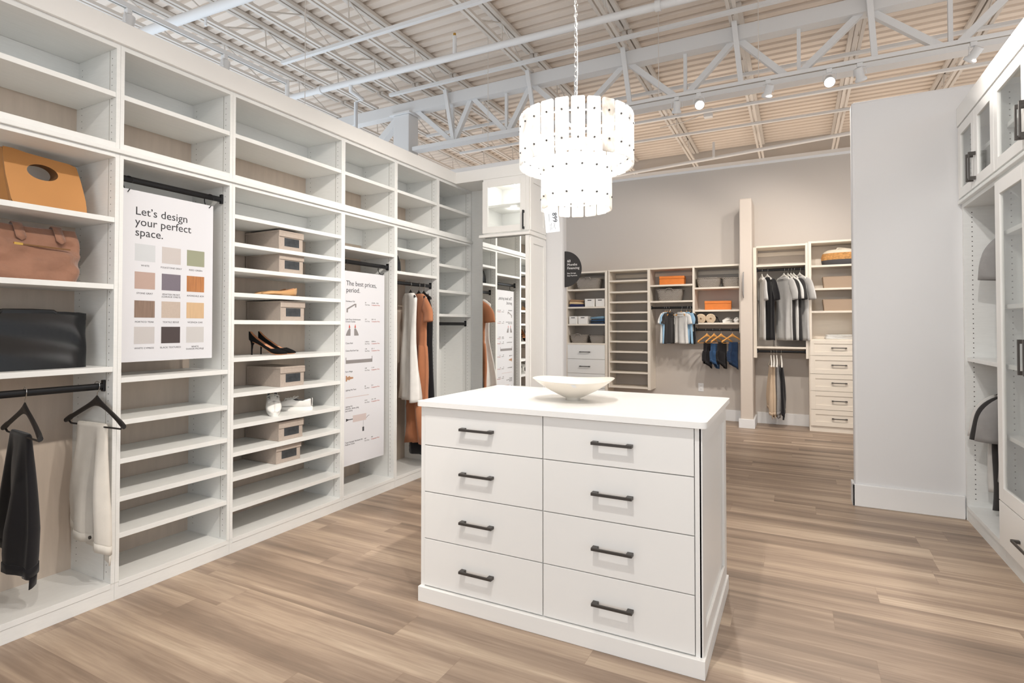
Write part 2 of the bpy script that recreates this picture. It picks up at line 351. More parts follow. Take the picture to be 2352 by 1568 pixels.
# ------------------------------------------------------------------ roof steel
ZB, ZT = 4.42, 4.715
JX = [-3.25, -2.53, -1.90, -1.27, -.06, 1.13, 2.30, 3.47, 4.64, 5.81]
JL = ['beyond the shelf wall', 'second beyond the shelf wall', 'third beyond the shelf wall', 'above the handbag shelves', 'above the shoe shelves',
      'left of the chandelier', 'just right of the chandelier', 'above the white partition', 'above the glass-door cabinets', 'past the glass-door cabinets']
def joist(x, y0, y1, label, grp):
    t = T('roof_joist', label, 'roof joist', (x, y0, ZB), group=grp)
    MB().bar((x - .028, y0, ZB + .016), (x - .028, y1, ZB + .016), .034, .032).bar((x + .028, y0, ZB + .016), (x + .028, y1, ZB + .016), .034, .032).build('bottom_chord', 'steel', t)
    MB().bar((x - .032, y0, ZT - .022), (x - .032, y1, ZT - .022), .045, .04).bar((x + .032, y0, ZT - .022), (x + .032, y1, ZT - .022), .045, .04).build('top_chord', 'steel', t)
    w = MB(); y = y0 + .2; up = True; st = .56
    while y + st < y1:
        a, c = (ZB + .02, ZT - .03) if up else (ZT - .03, ZB + .02)
        w.tube([(x, y, a), (x, y + st, c)], .008, 6)
        if up: w.tube([(x, y + st, ZT - .03), (x, y + st + .02, ZB + .02)], .007, 6)
        y += st; up = not up
    w.build('web_lattice', 'steel', t)
for x, l in zip(JX, JL):
    joist(x, -3.8, 5.56, 'cream roof joist before the girder, ' + l, 'near roof joists')
    joist(x, 5.64, 10.62, 'cream roof joist past the girder, ' + l, 'far roof joists')
# main girder along x
g = T('roof_girder', 'deep pale steel truss girder with diagonal webs crossing the whole ceiling', 'girder', (0, 5.6, 3.72))
MB().bar((-5.5, 5.6, 4.335), (8.5, 5.6, 4.335), .14, .15).build('top_chord', 'steelw', g)
MB().bar((-1.86, 5.6, 3.745), (8.5, 5.6, 3.745), .15, .05).build('bottom_chord', 'steelw', g)
nod = [(-1.85, 4.31), (-1.22, 3.75), (-.93, 4.31), (-.40, 3.75), (-.06, 4.31), (.5, 3.75), (1.15, 4.31), (1.75, 3.75), (2.31, 4.31), (2.83, 3.75), (3.45, 4.31), (4.10, 3.75), (4.65, 4.31), (5.2, 3.75), (5.8, 4.31)]
for (a, za), (c, zc) in zip(nod[:-1], nod[1:]): MB().bar((a, 5.6, za), (c, 5.6, zc), .06, .06).build('web_diagonal', 'steelw', g)
for xa in (-1.24, -.42, .52, 1.79, 2.89, 4.1): MB().bar((xa, 5.6, 3.76), (xa, 5.6, 4.28), .035, .035).build('web_post', 'steelw', g)
for xa in (-1.27, -.06, 1.13, 2.30, 3.47): MB().bar((xa, 5.46, 4.43), (xa + .06, 5.58, 3.74), .05, .035).build('kicker_brace', 'steelw', g)
MB().bar((-2.75, 5.6, 3.72), (-2.05, 5.6, 4.30), .10, .10).build('web_diagonal', 'steelw', g)
c = T('steel_column', 'pale square steel column holding the girder behind the shelf wall', 'column', (-2.03, 5.6, 0))
MB().box((-2.17, 5.5, 0), (-1.90, 5.72, 4.24)).build('shaft', 'steelw', c, bev=.01)
MB().box((-2.22, 5.46, 4.24), (-1.86, 5.76, 4.262)).build('cap_plate', 'steelw', c)
def pipe(name, pts, r, label, cat, m='steelw', n=12):
    return tag(MB().tube(pts, r, n).build(name, m), label, cat)
t = T('sprinkler_pipe', 'thick white sprinkler main crossing above the shoe shelves to the chandelier', 'pipe', (0, 4.4, 4.2))
MB().tube([(-3.4, 4.31, 4.2), (6.5, 4.56, 4.2)], .036, 14).build('pipe_run', 'steelw', t)
for xx in (-2.35, 1.75): MB().tube([(xx - .025, 4.335 + (xx + 2.35) * .025, 4.2), (xx + .025, 4.337 + (xx + 2.35) * .025, 4.2)], .048, 14).build('coupling', 'steelw', t)
MB().tube([(-1.87, 4.35, 4.2), (-1.87, 4.35, 4.1), (-1.87, 4.55, 4.08), (-2.02, 4.6, 4.08), (-2.02, 4.6, 2.9)], .024, 10).build('drop_pipe', 'steelw', t)
MB().tube([(-.41, 4.38, 4.2), (-.41, 4.38, 4.42)], .022, 10).build('sprinkler_riser', 'steelw', t)
MB().tube([(-.41, 4.38, 4.42), (-.41, 4.38, 4.45)], .016, 10).build('sprinkler_head', 'gold', t)
pipe('ceiling_pipe', [(-3.6, 2.52, 4.2), (5.5, 3.0, 4.2)], .045, 'thick pale pipe nearest overhead, crossing above the handbag shelves', 'pipe')
t = T('sprinkler_pipe', 'thin pale sprinkler line in front of the beige back wall', 'pipe', (0, 9, 4.1))
MB().tube([(-3, 9.9, 4.1), (6.5, 8.25, 4.1)], .03, 10).build('pipe_run', 'steelw', t)
MB().tube([(1.65, 9.05, 4.1), (1.65, 9.05, 4.35)], .02, 8).build('sprinkler_riser', 'steelw', t)
MB().tube([(-.6, 4.38, 3.0), (-.6, 4.38, 3.02)], .01, 6)
pipe('conduit_drop', [(-2.05, 2.65, 4.1), (-2.05, 2.65, 4.2)], .012, 'short white conduit stub below the nearest pipe', 'pipe')
for yy, x0, x1, l in ((3.92, -2.53, .3, 'first bridging bar before the sprinkler main'), (5.22, -2.0, 7, 'bridging bar just before the girder'),
                      (6.75, -2.5, 7, 'first bridging bar past the girder'), (7.75, -2.5, 7, 'second bridging bar past the girder'), (8.6, -2.5, 7, 'third bridging bar past the girder')):
    tag(MB().bar((x0, yy, ZB - .02), (x1, yy, ZB - .02), .045, .035).build('bridging_bar', 'steelw'), 'pale flat steel bar tying the joists, ' + l, 'ceiling bar', 'ceiling bridging bars')
for i, (x, y, zt, l) in enumerate(((-1.30, 3.15, 2.75, 'hanging above the shoe shelves'), (-.35, 5.0, 3.4, 'hanging beside the chandelier chain'), (2.55, 5.05, 3.6, 'holding the middle of the light track'), (1.62, 5.05, 3.6, 'holding the end of the light track'))):
    tag(MB().tube([(x, y, 4.72), (x, y, zt)], .0035, 6).build('suspension_wire', 'steel'), 'thin steel suspension wire ' + l, 'wire', 'suspension wires')
# junction box on the far bridging
t = T('junction_box', 'small white electrical box with cables under the far roof joists', 'junction box', (1.72, 7.9, 4.36))
MB().box((1.66, 7.86, 4.36), (1.78, 7.95, 4.48)).build('box_body', 'steelw', t, bev=.006)
MB().tube([(1.0, 8.0, 4.36), (1.35, 7.93, 4.36), (1.66, 7.9, 4.42)], .008, 6).tube([(1.78, 7.9, 4.42), (2.1, 7.85, 4.42), (2.35, 7.8, 4.46)], .008, 6).build('cable', 'steel', t)

# ------------------------------------------------------------------ light tracks
def track(name, p, q, label):
    t = T(name, label, 'light track', p)
    MB().bar(p, q, .036, .034).build('rail', 'steelw', t, bev=.003)
    MB().bar(Vector(p) - Vector((0, 0, .018)), Vector(q) - Vector((0, 0, .018)), .010, .004).build('rail_slot', 'seam', t)
track('light_track', (1.0, 5.05, 3.60), (6.0, 5.05, 3.60), 'long white light track hung below the girder in front of the back wall')
track('light_track', (-1.06, -.5, 3.395), (-1.06, 2.72, 3.395), 'white light track showing over the top of the shelf wall')
pipe('conduit_drop', [(-1.06, 2.74, 3.42), (-1.06, 2.74, 2.6)], .018, 'white vertical conduit at the end of the track over the shelf wall', 'pipe')
def head(loc, aim, label, lit=True):
    """track head: adapter, yoke, cylinder and lens."""
    t = T('track_spotlight', label, 'spotlight', loc)
    x, y, z = loc
    MB().box((x - .022, y - .016, z - .055), (x + .022, y + .016, z - .018)).build('adapter', 'steelw', t, bev=.004)
    d = Vector(aim).normalized(); cpt = Vector((x, y, z - .125))
    s = d.cross(Vector((0, 0, 1))); s = s.normalized() if s.length > .1 else Vector((1, 0, 0))
    yk = MB(); top = Vector((x, y, z - .055))
    for sg in (-1, 1): yk.tube([top, top + s * sg * .05 + Vector((0, 0, -.01)), cpt + s * sg * .05], .005, 6)
    yk.build('yoke', 'steelw', t)
    u = s.cross(d).normalized()
    def ring(r, k): return [cpt + d * k + s * r * cos(2 * pi * i / 20) + u * r * sin(2 * pi * i / 20) for i in range(20)]
    MB().loft([ring(.030, -.065), ring(.034, -.06), ring(.034, .02), ring(.046, .03), ring(.046, .052), ring(.041, .052)], 0, (True, False)).build('lamp_housing', 'steelw', t)
    MB().loft([ring(.041, .049), ring(.041, .050)], 0, (True, True)).build('lamp_lens', 'lamp' if lit else 'steelw', t)
for x, aim, l in ((1.80, (-.2, .5, -1), 'dark-lensed track spotlight hanging beside the chandelier, at the track end'),
                  (2.01, (.35, -1, -.75), 'glaring track spotlight close to the chandelier, facing into the room'),
                  (2.63, (-.35, .6, -.8), 'tilted track spotlight between the two glaring ones'),
                  (3.125, (.0, -1, -.75), 'glaring track spotlight near the white partition, facing into the room'),
                  (3.356, (.3, .5, -1), 'track spotlight just past the brightest glaring one'),
                  (4.136, (-.6, .6, -.8), 'track spotlight above the glass-door cabinets, last in view')):
    head((x, 5.05, 3.60), aim, l)
for y, l in ((.98, 'white track spotlight partly cut by the frame, over the shelf wall'), (1.46, 'white track spotlight over the top of the handbag shelves'), (2.15, 'white track spotlight over the top of the shoe shelves')):
    head((-1.06, y, 3.395), (-.1, -.1, -1), l, lit=(y < 1))
# ------------------------------------------------------------------ shelf wall (units along x = 0, open side to +x)
YD = [-.10, .8768, 1.4650, 2.3287, 2.9076, 3.4932, 4.07]
DEP = .355; TH = .0175
LOWN = ['handbag shelf unit with hanging trousers below', 'shelf unit behind the colour sample poster', 'tall shoe shelf unit with fabric boxes', 'open unit behind the price list poster', 'open unit where the dresses hang', 'narrow corner shelf unit beside the mirrored cabinet']
UPN = ['handbag shelves', 'colour sample poster', 'shoe shelves', 'price list poster', 'hanging dresses', 'corner shelves']
def holes(mb, y, sgn, z0, z1, x0=-.037, x1=-.305, mi=1, pitch=.032):
    z = z0 + .05
    while z < z1 - .04:
        for x in (x0, x1):
            vs = [(x + .0026 * cos(k * pi / 3), y + sgn * .0008, z + .0026 * sin(k * pi / 3)) for k in range(6)]
            mb.add(vs, [tuple(range(6))], mi)
        z += pitch
def side_panel(t, y0, y1, z0, z1, name='side_panel'):
    p = MB().box((-DEP, y0, z0), (0, y1, z1))
    holes(p, y0, -1, z0, z1); holes(p, y1, 1, z0, z1)
    p.box((-.0585, y0 - .0008, z0 + .01), (-.0560, y0, z1 - .01), 2).box((-.0585, y1, z0 + .01), (-.0560, y1 + .0008, z1 - .01), 2)
    return p.build(name, ['mel', 'hole', 'seam'], t)
def shelf(t, y0, y1, ztop, th=.024, m='shelfmel', name='shelf', xf=-.002):
    return MB().box((-DEP + .012, y0, ztop - th), (xf, y1, ztop)).build(name, m, t, bev=.0012)
def rod(t, y0, y1, x, z):
    r = MB().tube([(x, y0, z), (x, y1, z)], .0155, 12, r2=.0085).build('hanging_rod', 'black', t)
    for yy, s in ((y0, 1), (y1, -1)):
        MB().box((x - .011, yy, z - .024), (x + .011, yy + s * .012, z + .03)).build('rod_bracket', 'black', t, bev=.003)
    return r
SHELVES = [[1.796, 1.481, 1.094], [1.039, .839, .656, .478, .307], [1.925, 1.765, 1.622, 1.477, 1.320, 1.104, .902, .722, .565, .426, .255], [1.859], [1.922, 1.732], [1.852, 1.617, 1.399]]
RODS = {0: (-.07, 1.0), 1: (-.063, 2.005), 3: (-.066, 1.757), 4: (-.068, 1.645), 5: (-.06, 1.31)}
for i in range(6):
    y0, y1 = YD[i], YD[i + 1]
    t = T('shelf_unit', 'white tall ' + LOWN[i], 'shelf unit', (0, (y0 + y1) / 2, 0))
    ya, yb = y0 + TH, y1 - TH
    side_panel(t, y0 + .0005, ya, .083, 2.100); side_panel(t, yb, y1 - .0005, .083, 2.100)
    MB().box((-DEP, ya, .06), (0, yb, .085)).build('bottom_panel', 'shelfmel', t, bev=.001)
    MB().box((-DEP, ya, 2.080), (0, yb, 2.100)).build('top_panel', 'shelfmel', t, bev=.001)
    MB().box((-DEP - .006, y0 + .001, .07), (-DEP, y1 - .001, 2.09)).build('back_panel', 'back' if i < 5 else 'mel', t)
    MB().box((-DEP, ya, 1.95), (-DEP + .016, yb, 2.078)).build('back_rail', 'mel', t)
    for z in SHELVES[i]: shelf(t, ya + .0005, yb - .0005, z)
    if i in RODS: rod(t, ya, yb, *RODS[i])
    MB().box((-.02, y0 + .0003, 0), (-.003, y1 - .0003, .083)).build('plinth', 'mel', t, bev=.001)
    u = T('upper_shelf_unit', 'white upper shelf unit above the ' + UPN[i], 'shelf unit', (0, (y0 + y1) / 2, 2.12))
    side_panel(u, y0 + .0005, ya, 2.122, 2.622); side_panel(u, yb, y1 - .0005, 2.122, 2.622)
    MB().box((-DEP, ya, 2.122), (0, yb, 2.150)).build('bottom_panel', 'shelfmel', u, bev=.001)
    MB().box((-DEP, ya, 2.598), (0, yb, 2.622)).build('top_panel', 'shelfmel', u, bev=.001)
    MB().box((-DEP - .006, y0 + .001, 2.122), (-DEP, y1 - .001, 2.62)).build('back_panel', 'back' if i < 5 else 'mel', u)
    MB().box((-DEP, ya, 2.40), (-DEP + .016, yb, 2.597)).build('back_rail', 'mel', u)
    shelf(u, ya + .0005, yb - .0005, 2.389)
tag(MB().box((-DEP, -.10, 2.1005), (.014, 4.07, 2.1215)).build('ledge_moulding', 'mel', bev=.003), 'thin white ledge strip between lower and upper shelf units', 'moulding')
structure('trim_3', MB().box((-DEP, -.10, 2.6225), (.017, 3.755, 2.728)).box((-DEP, 3.755, 2.6225), (.79, 4.098, 2.728)), 'paintw', .002)

# ------------------------------------------------------------------ corner: filler panel and mirrored cabinet
tag(MB().box((-.003, 4.071, 0), (.30, 4.098, 2.622)).box((-DEP, 4.071, 0), (-.003, 4.098, 2.622)).build('filler_panel', 'mel'), 'tall white filler panel in the corner beside the mirrored cabinet', 'panel')
def shaker(mb, ax, pos, u0, u1, v0, v1, fr, th, sgn, mi=0):
    """raised frame boards on a face: AX 0 = plane x=pos (u=y), 1 = plane y=pos (u=x); grows by th*sgn."""
    def bx(a0, a1, b0, b1):
        if ax == 0: mb.box((pos, a0, b0), (pos + sgn * th, a1, b1), mi)
        else: mb.box((a0, pos, b0), (a1, pos + sgn * th, b1), mi)
    bx(u0, u0 + fr, v0, v1); bx(u1 - fr, u1, v0, v1); bx(u0 + fr, u1 - fr, v0, v0 + fr); bx(u0 + fr, u1 - fr, v1 - fr, v1)
def bar_pull(t, p, q, out, m='pull', w=.012, standoff=.028, foot=.022):
    """flat bar pull from p to q, standing off along OUT; with two feet."""
    p, q, n = Vector(p), Vector(q), Vector(out); d = (q - p).normalized()
    o = MB().bar(p + n * standoff, q + n * standoff, w, .008, up=n)
    for a, s in ((p, 1), (q, -1)):
        c = a + d * s * foot / 2
        o.bar(c, c + n * standoff, w * 1.15, foot, up=d)
    return o.build('pull_handle', m, t, bev=.001)
CX0, CX1, CY0, CY1 = .316, .784, 3.752, 4.095
t = T('mirrored_cabinet', 'tall white corner cabinet with lit glass door above a full-length mirror', 'cabinet', ((CX0 + CX1) / 2, 3.92, 0))
b = MB().box((CX0, CY0, 0), (CX0 + .018, CY1, 2.62)).box((CX1 - .018, CY0, 0), (CX1, CY1, 2.62)).box((CX0 + .018, CY1 - .015, 0), (CX1 - .018, CY1, 2.62))
b.box((CX0 + .018, CY0, 2.60), (CX1 - .018, CY1 - .015, 2.62)).box((CX0 + .018, CY0, 2.085), (CX1 - .018, CY1 - .015, 2.125)).box((CX0 + .018, CY0, 0), (CX1 - .018, CY1 - .015, .09))
b.build('carcass', 'paintw', t)
MB().box((CX0 + .019, CY0 + .03, 2.365), (CX1 - .019, CY1 - .016, 2.385)).build('inner_shelf', 'paintw', t)
d = MB(); shaker(d, 1, 3.752, CX0 + .001, CX1 - .030, 2.128, 2.598, .055, .018, -1)
d = d.build('glass_door', 'paintw', t, bev=.0015)
MB().box((CX0 + .056, 3.742, 2.183), (CX1 - .085, 3.746, 2.543)).build('glass_pane', 'glass', d)
bar_pull(d, (.737, 3.734, 2.30), (.737, 3.734, 2.135), (0, -1, 0), 'black', .010, .022)
MB().box((CX0 + .002, 3.740, .10), (CX1 - .036, 3.7505, 2.078)).build('mirror', 'mirror', t)
MB().box((CX1 - .034, 3.736, .09), (CX1, 3.752, 2.085)).build('mirror_stile', 'paintw', t, bev=.001)
MB().box((CX1 - .029, 3.734, 2.128), (CX1, 3.752, 2.62)).build('corner_stile', 'paintw', t, bev=.001)
MB().box((CX0 - .028, 3.722, 2.088), (CX1 + .012, 4.09, 2.112)).build('ledge', 'paintw', t, bev=.002)
s = MB(); shaker(s, 0, CX1, 3.76, 4.09, .16, 2.07, .055, .008, 1); shaker(s, 0, CX1, 3.76, 4.09, 2.13, 2.61, .055, .008, 1)
s.build('side_frame', 'paintw', t, bev=.001)
MB().box((CX1, 3.74, 0), (CX1 + .012, 4.098, .10)).build('side_plinth', 'paintw', t)
MB().lathe([(0, 0), (.03, 0), (.03, .008), (0, .008)], (.55, 3.93, 2.588), 20).build('puck_lamp', 'puck', t)
l = bpy.data.lights.new('cabinet_lamp_light', 'POINT'); l.energy = .8; l.shadow_soft_size = .03; l.color = (1, .98, .95)
o = bpy.data.objects.new('cabinet_lamp_light', l); COL.objects.link(o); o.location = (.55, 3.90, 2.565)
l = bpy.data.lights.new('cabinet_lamp_light', 'POINT'); l.energy = .5; l.shadow_soft_size = .03; l.color = (1, .98, .95)
o = bpy.data.objects.new('cabinet_lamp_light', l); COL.objects.link(o); o.location = (.55, 3.90, 2.345)

# ------------------------------------------------------------------ island
ix0, ix1, iy0, iy1 = 1.262, 2.543, 1.527, 2.318
t = T('island_cabinet', 'white eight-drawer island cabinet with dark bar pulls in the middle of the room', 'island cabinet', (1.9, 1.92, 0))
MB().box((ix0, iy0, 0), (ix1, iy1, .069)).build('plinth', 'paintw', t, bev=.002)
MB().box((ix0 + .01, 1.560, .069), (ix1 - .02, iy1 - .01, .908)).build('carcass', 'paintw', t)
MB().box((ix0 + .004, 1.545, .069), (ix0 + .026, 1.562, .908)).build('end_stile', 'paintw', t, bev=.001)
MB().box((2.508, 1.545, .069), (2.531, 1.562, .908)).build('end_stile', 'paintw', t, bev=.001)
s = MB(); shaker(s, 0, ix1 - .02, 1.545, 2.305, .069, .908, .075, .012, 1); s.build('side_frame', 'paintw', t, bev=.0015)
ZR = [(.728, .904), (.511, .724), (.294, .507), (.075, .290)]
for k, (xa, xb, hx0, hx1) in enumerate(((1.289, 1.8925, 1.494, 1.661), (1.8975, 2.505, 2.115, 2.279))):
    for (za, zb) in ZR:
        dr = MB().box((xa, 1.542, za), (xb, 1.560, zb)).build('drawer', 'paintw', t, bev=.0012)
        zc = (za + zb) / 2 + (.002 if za > .7 else 0)
        bar_pull(dr, (hx0, 1.542, zc), (hx1, 1.542, zc), (0, -1, 0), 'pull', .011, .026, .024)
n = 8; R = .03
def rrect(x0, x1, y0, y1, r, z, n=6):
    pts = []
    for cx, cy, a in ((x1 - r, y0 + r, -pi / 2), (x1 - r, y1 - r, 0), (x0 + r, y1 - r, pi / 2), (x0 + r, y0 + r, pi)):
        for k in range(n + 1): pts.append((cx + r * cos(a + k * pi / 2 / n), cy + r * sin(a + k * pi / 2 / n), z))
    return pts
MB().loft([rrect(1.250, 2.553, 1.520, 2.328, .025, .909), rrect(1.250, 2.553, 1.520, 2.328, .025, .932)], 0, smooth=False).build('countertop', 'counter', t, bev=.0015)
# bowl
t = T('bowl', 'cream ceramic bowl with wavy rim standing on the island top', 'bowl', (1.897, 1.894, .932))
prof = [(.002, .002), (.036, .0), (.034, .010), (.052, .018), (.11, .046), (.16, .075), (.193, .097), (.197, .1), (.193, .1005), (.16, .082), (.11, .055), (.05, .027), (.002, .024)]
n = 72; rings = []
for r, z in prof:
    rings.append([(1.897 + r * cos(2 * pi * k / n), 1.894 + r * .92 * sin(2 * pi * k / n), .932 + z + (.0055 * cos(2 * (2 * pi * k / n) - .6) + .002 * sin(3 * 2 * pi * k / n)) * max(0, (z - .03) / .07) * (r / .19)) for k in range(n)])
MB().loft(rings, 0, (True, True)).build('bowl_body', 'bowl', t)
# sticker lies on the outer flank facing the camera
a0, a1 = radians(-74), radians(-80)
def bo(a, r, z): return (1.897 + (r + .0012) * cos(a), 1.894 + (r + .0012) * .92 * sin(a), .932 + z - .0012 + (.0055 * cos(2 * a - .6) + .002 * sin(3 * a)) * max(0, (z - .03) / .07) * (r / .19))
st = MB(); st.add([bo(radians(-74), .1895, .0947), bo(radians(-68), .1895, .0947), bo(radians(-65), .167, .0797), bo(radians(-71), .167, .0797)], [(0, 1, 2, 3)])
st.build('price_sticker', 'label', t)

# ------------------------------------------------------------------ chandelier
HX, HY = 1.90, 1.93
ch = T('chandelier', 'glowing two-tier alabaster strip chandelier hanging on a chain over the island', 'chandelier', (HX, HY, 2.06))
def rbox(w, h, d, r=.006):
    """upright panel in local axes: width along y, thickness along x, rounded corners."""
    pts = []
    for cy, cz, a in ((w / 2 - r, -h / 2 + r, -pi / 2), (w / 2 - r, h / 2 - r, 0), (-w / 2 + r, h / 2 - r, pi / 2), (-w / 2 + r, -h / 2 + r, pi)):
        for k in range(4): pts.append((cy + r * cos(a + k * pi / 6), cz + r * sin(a + k * pi / 6)))
    return MB().loft([[(-d / 2, p[0], p[1]) for p in pts], [(d / 2, p[0], p[1]) for p in pts]], 0, smooth=False)
def ring_bar(r, z, rr=.004): return MB().tube([(HX + r * cos(2 * pi * k / 60), HY + r * sin(2 * pi * k / 60), z) for k in range(60)], rr, 6, closed=True)
pan_me = {}
stud_me = None
def tier(R, nP, w, z0, z1, inset):
    global stud_me
    h = z1 - z0
    for k in range(nP):
        a = 2 * pi * (k + .5) / nP
        if (w, h) not in pan_me:
            p = rbox(w, h, .009).build('alabaster_panel', 'alab', None); pan_me[(w, h)] = p.data
        else:
            p = bpy.data.objects.new('alabaster_panel', pan_me[(w, h)]); COL.objects.link(p)
        p.parent = ch; p.location = (R * cos(a), R * sin(a), (z0 + z1) / 2 - 2.06); p.rotation_euler = (0, 0, a)
        for zz in (h / 2 - .055, -h / 2 + .055):
            if stud_me is None:
                s = MB().tube([(-.012, 0, 0), (.009, 0, 0)], .0042, 8).build('stud', 'pull', None); stud_me = s.data
            else:
                s = bpy.data.objects.new('stud', stud_me); COL.objects.link(s)
            s.parent = p; s.location = (0, 0, zz)
    for zz in (z1 - .055, z0 + .055): ring_bar(R - .014, zz).build('ring_frame', 'steelw', ch)
tier(.270, 24, .0600, 2.055, 2.292, 0)
tier(.165, 15, .0590, 1.845, 2.080, 0)
MB().bar((HX - .252, HY, 2.237), (HX + .252, HY, 2.237), .01, .008).bar((HX, HY - .252, 2.237), (HX, HY + .252, 2.237), .01, .008).build('cross_arm', 'steelw', ch)
MB().bar((HX - .15, HY, 2.02), (HX + .15, HY, 2.02), .01, .008).bar((HX, HY - .15, 2.02), (HX, HY + .15, 2.02), .01, .008).build('cross_arm', 'steelw', ch)
MB().tube([(HX, HY, 2.0), (HX, HY, 2.33)], .008, 8).build('stem', 'chrome', ch)
for k in range(6):
    a = 2 * pi * k / 6 + .3; r = .17 if k % 2 else .09; zb = 2.12 if k % 2 else 1.93
    bpos = (HX + r * cos(a), HY + r * sin(a), zb)
    MB().lathe([(0, -.035), (.012, -.03), (.018, -.008), (.016, .012), (.009, .03), (.009, .05), (0, .05)], bpos, 12).build('bulb', 'bulb', ch)
    l = bpy.data.lights.new('chandelier_light', 'POINT'); l.energy = 2.6; l.shadow_soft_size = .04; l.color = (.98, .99, 1)
    o = bpy.data.objects.new('chandelier_light', l); COL.objects.link(o); o.location = bpos
cn = MB(); z = 2.33; k = 0
while z < 4.68:
    L = .03; pts = []
    for i in range(12):
        a = 2 * pi * i / 12; u = .0075 * cos(a); vv = (L / 2 - .0075) * (1 if sin(a) > 0 else -1) * (1 if abs(sin(a)) > .01 else 0) + .0075 * sin(a)
        pts.append((HX + (u if k % 2 else 0), HY + (0 if k % 2 else u), z + L / 2 + vv))
    cn.tube(pts, .0017, 5, closed=True); z += L - .006; k += 1
cn.build('chain', 'chrome', ch)
MB().tube([(HX + .012 * sin(zz * 5.5) - .006, HY + .006, zz) for zz in [2.33 + .1 * i for i in range(24)]], .0022, 6).build('power_cord', 'steelw', ch)
MB().lathe([(0, 4.72), (.065, 4.72), (.06, 4.695), (.02, 4.68), (0, 4.68)], (HX, HY, 0), 24).build('ceiling_canopy', 'chrome', ch)
t = T('price_tag', 'white price tag dangling from the lower tier of the chandelier', 'price tag', (1.842, 1.758, 1.815))
tg = MB().box((-.032, -.001, -.098), (.032, .001, .0))
tg = tg.build('tag_card', 'tag', t, world=False)
o = text_mesh('tag_number', '899', .030, 'ink', None, Matrix.Identity(4)); o.parent = t
o.data.transform(Matrix(((0, 1, 0, .004), (0, 0, -1, -.0016), (-1, 0, 0, -.008), (0, 0, 0, 1))))
tl = MB()
for x, z0, z1 in ((-.012, -.012, -.05), (-.004, -.055, -.085), (-.010, -.060, -.09), (.018, -.012, -.05), (.012, -.055, -.085), (.007, -.055, -.08)): tl.box((x - .0008, -.0013, z1), (x + .0008, -.001, z0))
tl.build('tag_lines', 'ink2', t, world=False)
MB().tube([(0, 0, -.004), (0, .004, .03), (0, .012, .055)], .0008, 5).build('tag_string', 'steelw', t, world=False)
t.rotation_euler = (0, radians(-5), radians(18))
# ------------------------------------------------------------------ posters
def ring_hook(t, x, y, z, r=.024):
    return MB().tube([(x + r * cos(a), y + .004 * sin(a * 2), z + r * sin(a)) for a in [2 * pi * k / 22 for k in range(20)]], .0026, 6).build('ring_hook', 'black', t)
def swmat(n, c, **k): M[n] = mat(n, tuple(v * .80 for v in c[:3]) + (1,), .5, **k); return n
sw = [('WHITE', swmat('sw_white', S(226, 230, 234))), ('FOLKSTONE GRAY', swmat('sw_folkstone', S(220, 213, 210))), ('REED GREEN', swmat('sw_reed', S(170, 173, 148))),
      ('STONE GRAY', swmat('sw_stone', S(205, 178, 166))), ('PEWTER FROST\n(GARAGE ONLY)', swmat('sw_pewter', S(134, 126, 138), var=.06, vscale=200)), ('AVONDALE ASH', swmat('sw_ash', S(200, 136, 86), var=.22, vscale=20, sy=6, sz=.5)),
      ('PORTICO TEAK', swmat('sw_teak', S(156, 132, 116), var=.28, vscale=20, sy=8, sz=.3)), ('TEXTILE BEIGE', swmat('sw_textile', S(214, 198, 184), var=.04, vscale=90)), ('VICENZA OAK', swmat('sw_oak', S(230, 196, 156), var=.08, vscale=20, sy=8, sz=.4)),
      ('WHITE CYPRESS', swmat('sw_cypress', S(218, 214, 213))), ('BLACK TEXTURED', swmat('sw_black', S(84, 74, 74))), ('WHITE\nSHAKER PROFILE', swmat('sw_shaker', S(222, 220, 219)))]
XP = -.058
t = T('colour_sample_poster', 'white poster of twelve colour samples hung on ring hooks from a black rod', 'poster', (XP, 1.156, 1.53))
MB().box((XP - .004, .924, 1.108), (XP, 1.389, 1.957)).build('poster_board', 'paper', t)
ring_hook(t, -.0605, .945, 1.981, .038); ring_hook(t, -.0605, 1.365, 1.981, .038)
for k, ln in enumerate(('Let\u2019s design', 'your perfect', 'space.')):
    text_mesh('headline_lettering', ln, .0565, 'ink', t, FX(XP + .0005, .979, 1.838 - .0525 * k))
for k, (nm, mm) in enumerate(sw):
    r, c = divmod(k, 3); y = (.980, 1.111, 1.242)[c]; z = (1.694, 1.555, 1.412, 1.281)[r]
    MB().box((XP, y, z - .085), (XP + .0006, y + .0975, z)).build('colour_swatch', mm, t)
    text_mesh('caption_lettering', nm, .0125, 'ink', t, FX(XP + .0004, y + .049, z - .085 - .026), 'CENTER', .0002, 1.05, .95)
XP = -.062
t = T('price_list_poster', 'tall white hardware price poster hanging beside the shoe shelves', 'poster', (XP, 2.61, .98))
MB().box((XP - .004, 2.378, .270), (XP, 2.842, 1.690)).build('poster_board', 'paper', t)
ring_hook(t, -.066, 2.40, 1.731, .038); ring_hook(t, -.064, 2.815, 1.731, .038)
def tx(s, size, y, z, m='ink2', nm='caption_lettering'): return text_mesh(nm, s, size, m, t, FX(XP + .0005, y, z), 'LEFT', .0002)
tx('The best prices,', .0505, 2.424, 1.584, 'ink', 'headline_lettering'); tx('period.', .0505, 2.424, 1.535, 'ink', 'headline_lettering')
for s, z in (('Hardware Pull', 1.463), ('Soft Close Undermount\nDrawer Guides', 1.330), ('Closet Rod', 1.156), ('Closet Rod End Cap', 1.101), ('Euro Hinge', .949), ('Lighting Per Foot', .814), ('Lighting Kit\n(receiver, driver, plug\nand switch)', .694), ('Total Average Hardware for\nWalk-in Closet', .434)):
    tx(s, .0158, 2.421, z, 'ink')
